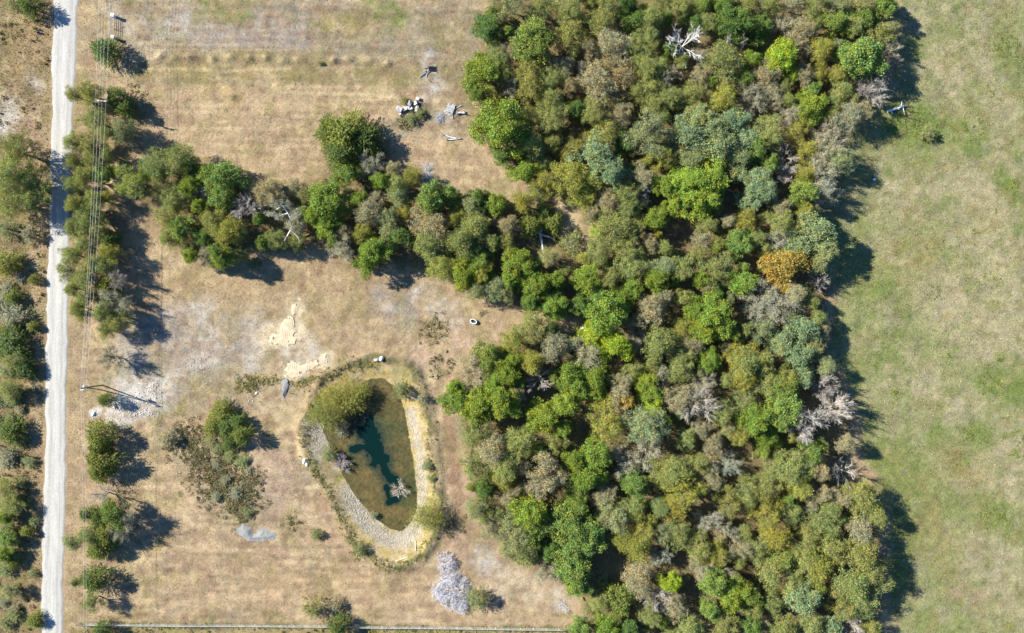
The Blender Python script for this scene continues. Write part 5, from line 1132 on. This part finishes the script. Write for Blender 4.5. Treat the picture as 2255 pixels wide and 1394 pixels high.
# bucket across the road
x, y = [float(v) for v in P(86, 72, .2)]; t = thing('bucket', 'small blue bucket dropped on the verge across the road', 'bucket', (x, y, gz(x, y)))
T = Tubes(); T.add([(0, 0, 0), (0, 0, .05), (0, 0, .5), (0, 0, .52)], [.2, .22, .28, .29], 14, False); obj('shell', T.mesh('shell'), rough_mat('blue_plastic', (.03, .16, .45), .1, 3, .4, 0), t)
T = Tubes(); T.add([(-.28, 0, .5), (-.2, .1, .62), (0, .16, .7), (.2, .1, .62), (.28, 0, .5)], .015, 5); obj('handle', T.mesh('handle'), M_STEEL, t)
# drowned dead shrubs
for (px_, py_, r_, h_, z_, lb) in ((752, 1020, 22, 1.9, WATER_Z + .05, 'fan of bare purple grey stems at the pond edge'), (880, 1076, 23, 1.5, WATER_Z - .05, 'bare pale dead shrub standing in the pond algae')):
    x, y = [float(v) for v in P(px_, py_)]; t = thing('dead_shrub', lb, 'dead shrub', (x, y, z_), rng.uniform(0, 6)); v = PROTO['bare'][1 if r_ == 22 else 0]
    a_ = obj('stem', v[0], M_DEAD, t); b_ = [obj('limb', lm_, M_DEAD, t) for lm_ in v[1]]; t.scale = (r_ * S / R0,) * 2 + (h_ / HT0,)
    for o in [a_] + b_: o.color = (.92, .84, .88, 1) if r_ == 22 else (1.15, 1.1, 1.0, 1)
# fallen tree in the opening inside the wood
def wp(L, hs): return [(*[float(v) for v in P(1080 + a_ / 7.746, 440 + b_ / 7.746)], h_) for (a_, b_), h_ in zip(L, hs)]
pts = np.array(wp([(870, 510), (838, 590), (872, 700), (900, 850), (915, 970), (900, 1070)], [.6, .5, .45, .5, .55, .5])); base_ = pts[0].copy(); base_[2] = gz(base_[0], base_[1])
t = thing('fallen_tree', 'fallen grey tree trunk with broken limbs in the wood opening', 'fallen tree', tuple(base_))
tube_between('trunk', pts - base_ + np.array([0, 0, base_[2]]) * 0, np.linspace(.36, .2, 6), M_PALEWOOD, t, 9, (.95, .93, .92, 1))
for L_, r_ in (([(838, 590), (1000, 640), (1100, 690)], .26), ([(840, 565), (640, 550), (430, 520), (300, 465), (235, 400)], .2), ([(430, 520), (400, 440), (380, 400)], .1), ([(300, 465), (200, 440)], .08), ([(830, 1050), (880, 1190)], .13), ([(840, 1060), (800, 1150)], .12), ([(915, 970), (1000, 1050)], .12), ([(1240, 110), (1290, 130), (1380, 50)], .09), ([(1270, 170), (1400, 185)], .07), ([(450, 350), (510, 410)], .08)):
    p_ = np.array(wp(L_, np.linspace(.5, .9, len(L_)))) - base_; tube_between('limb', p_, np.linspace(r_, r_ * .4, len(L_)), M_PALEWOOD, t, 6, (1.05, 1.02, 1.0, 1))
# pale dead limb in the wooded strip
def wq(L, hs): return np.array([(*[float(v) for v in P(450 + a_ / 3.098, 400 + b_ / 3.098, h_)], h_) for (a_, b_), h_ in zip(L, hs)])
pts = wq([(540, 420), (590, 330), (595, 262), (570, 215), (535, 165), (490, 190)], [0, 2, 3.4, 4.2, 4.8, 5.0]); t = thing('dead_snag', 'white crooked dead snag in the wooded strip', 'dead tree', (pts[0][0], pts[0][1], gz(pts[0][0], pts[0][1])))
o_ = np.array([pts[0][0], pts[0][1], 0]); tube_between('trunk', pts - o_, np.linspace(.22, .07, 6), M_PALEWOOD, t, 7, (1.4, 1.4, 1.36, 1))
for L_ in ([(595, 262), (640, 240), (665, 200)], [(535, 165), (500, 140), (470, 150)], [(590, 330), (640, 380), (655, 420)], [(570, 215), (520, 230), (480, 260)], [(535, 165), (600, 150)]):
    p_ = wq(L_, np.linspace(4.2, 4.9, len(L_))) - o_; tube_between('limb', p_, np.linspace(.09, .03, len(L_)), M_PALEWOOD, t, 5, (1.4, 1.4, 1.36, 1))
# dwarf palm in the shade at the bottom of the wood
x, y = [float(v) for v in P(1327, 1280, 1.0)]; t = thing('dwarf_palm', 'pale green fan palm in the shade under dark oaks', 'palm', (x, y, gz(x, y)))
T = Tubes(); T.add([(0, 0, -.2), (0, 0, .7)], [.16, .12], 7); obj('stem', T.mesh('stem'), M_BARK, t)
V = []; F = []
for k_ in range(11):
    an = (k_ - 5) * .22; ca, sa = cos(an), sin(an); i = len(V)
    V += [(.55, 0, 0), (.55 + .5 * ca - .05 * sa, .5 * sa + .05 * ca, .06), (.55 + .95 * ca, .95 * sa, -.08), (.55 + .5 * ca + .05 * sa, .5 * sa - .05 * ca, .06)]; F.append((i, i + 1, i + 2, i + 3))
F2 = []; i = len(V); V += [(0, -.02, -.05), (.55, -.02, 0), (.55, .02, 0), (0, .02, -.05)]; F.append((i, i + 1, i + 2, i + 3))
fm = np_mesh('frond', np.array(V), np.array(F), np.ones((len(V), 3)))
for k_ in range(12):
    o = obj('frond', fm, M_LEAF, t, (0, 0, .7)); o.rotation_euler = (0, rng.uniform(-.5, .35), k_ * 2.4); o.color = (.16, .24, .08, 1)
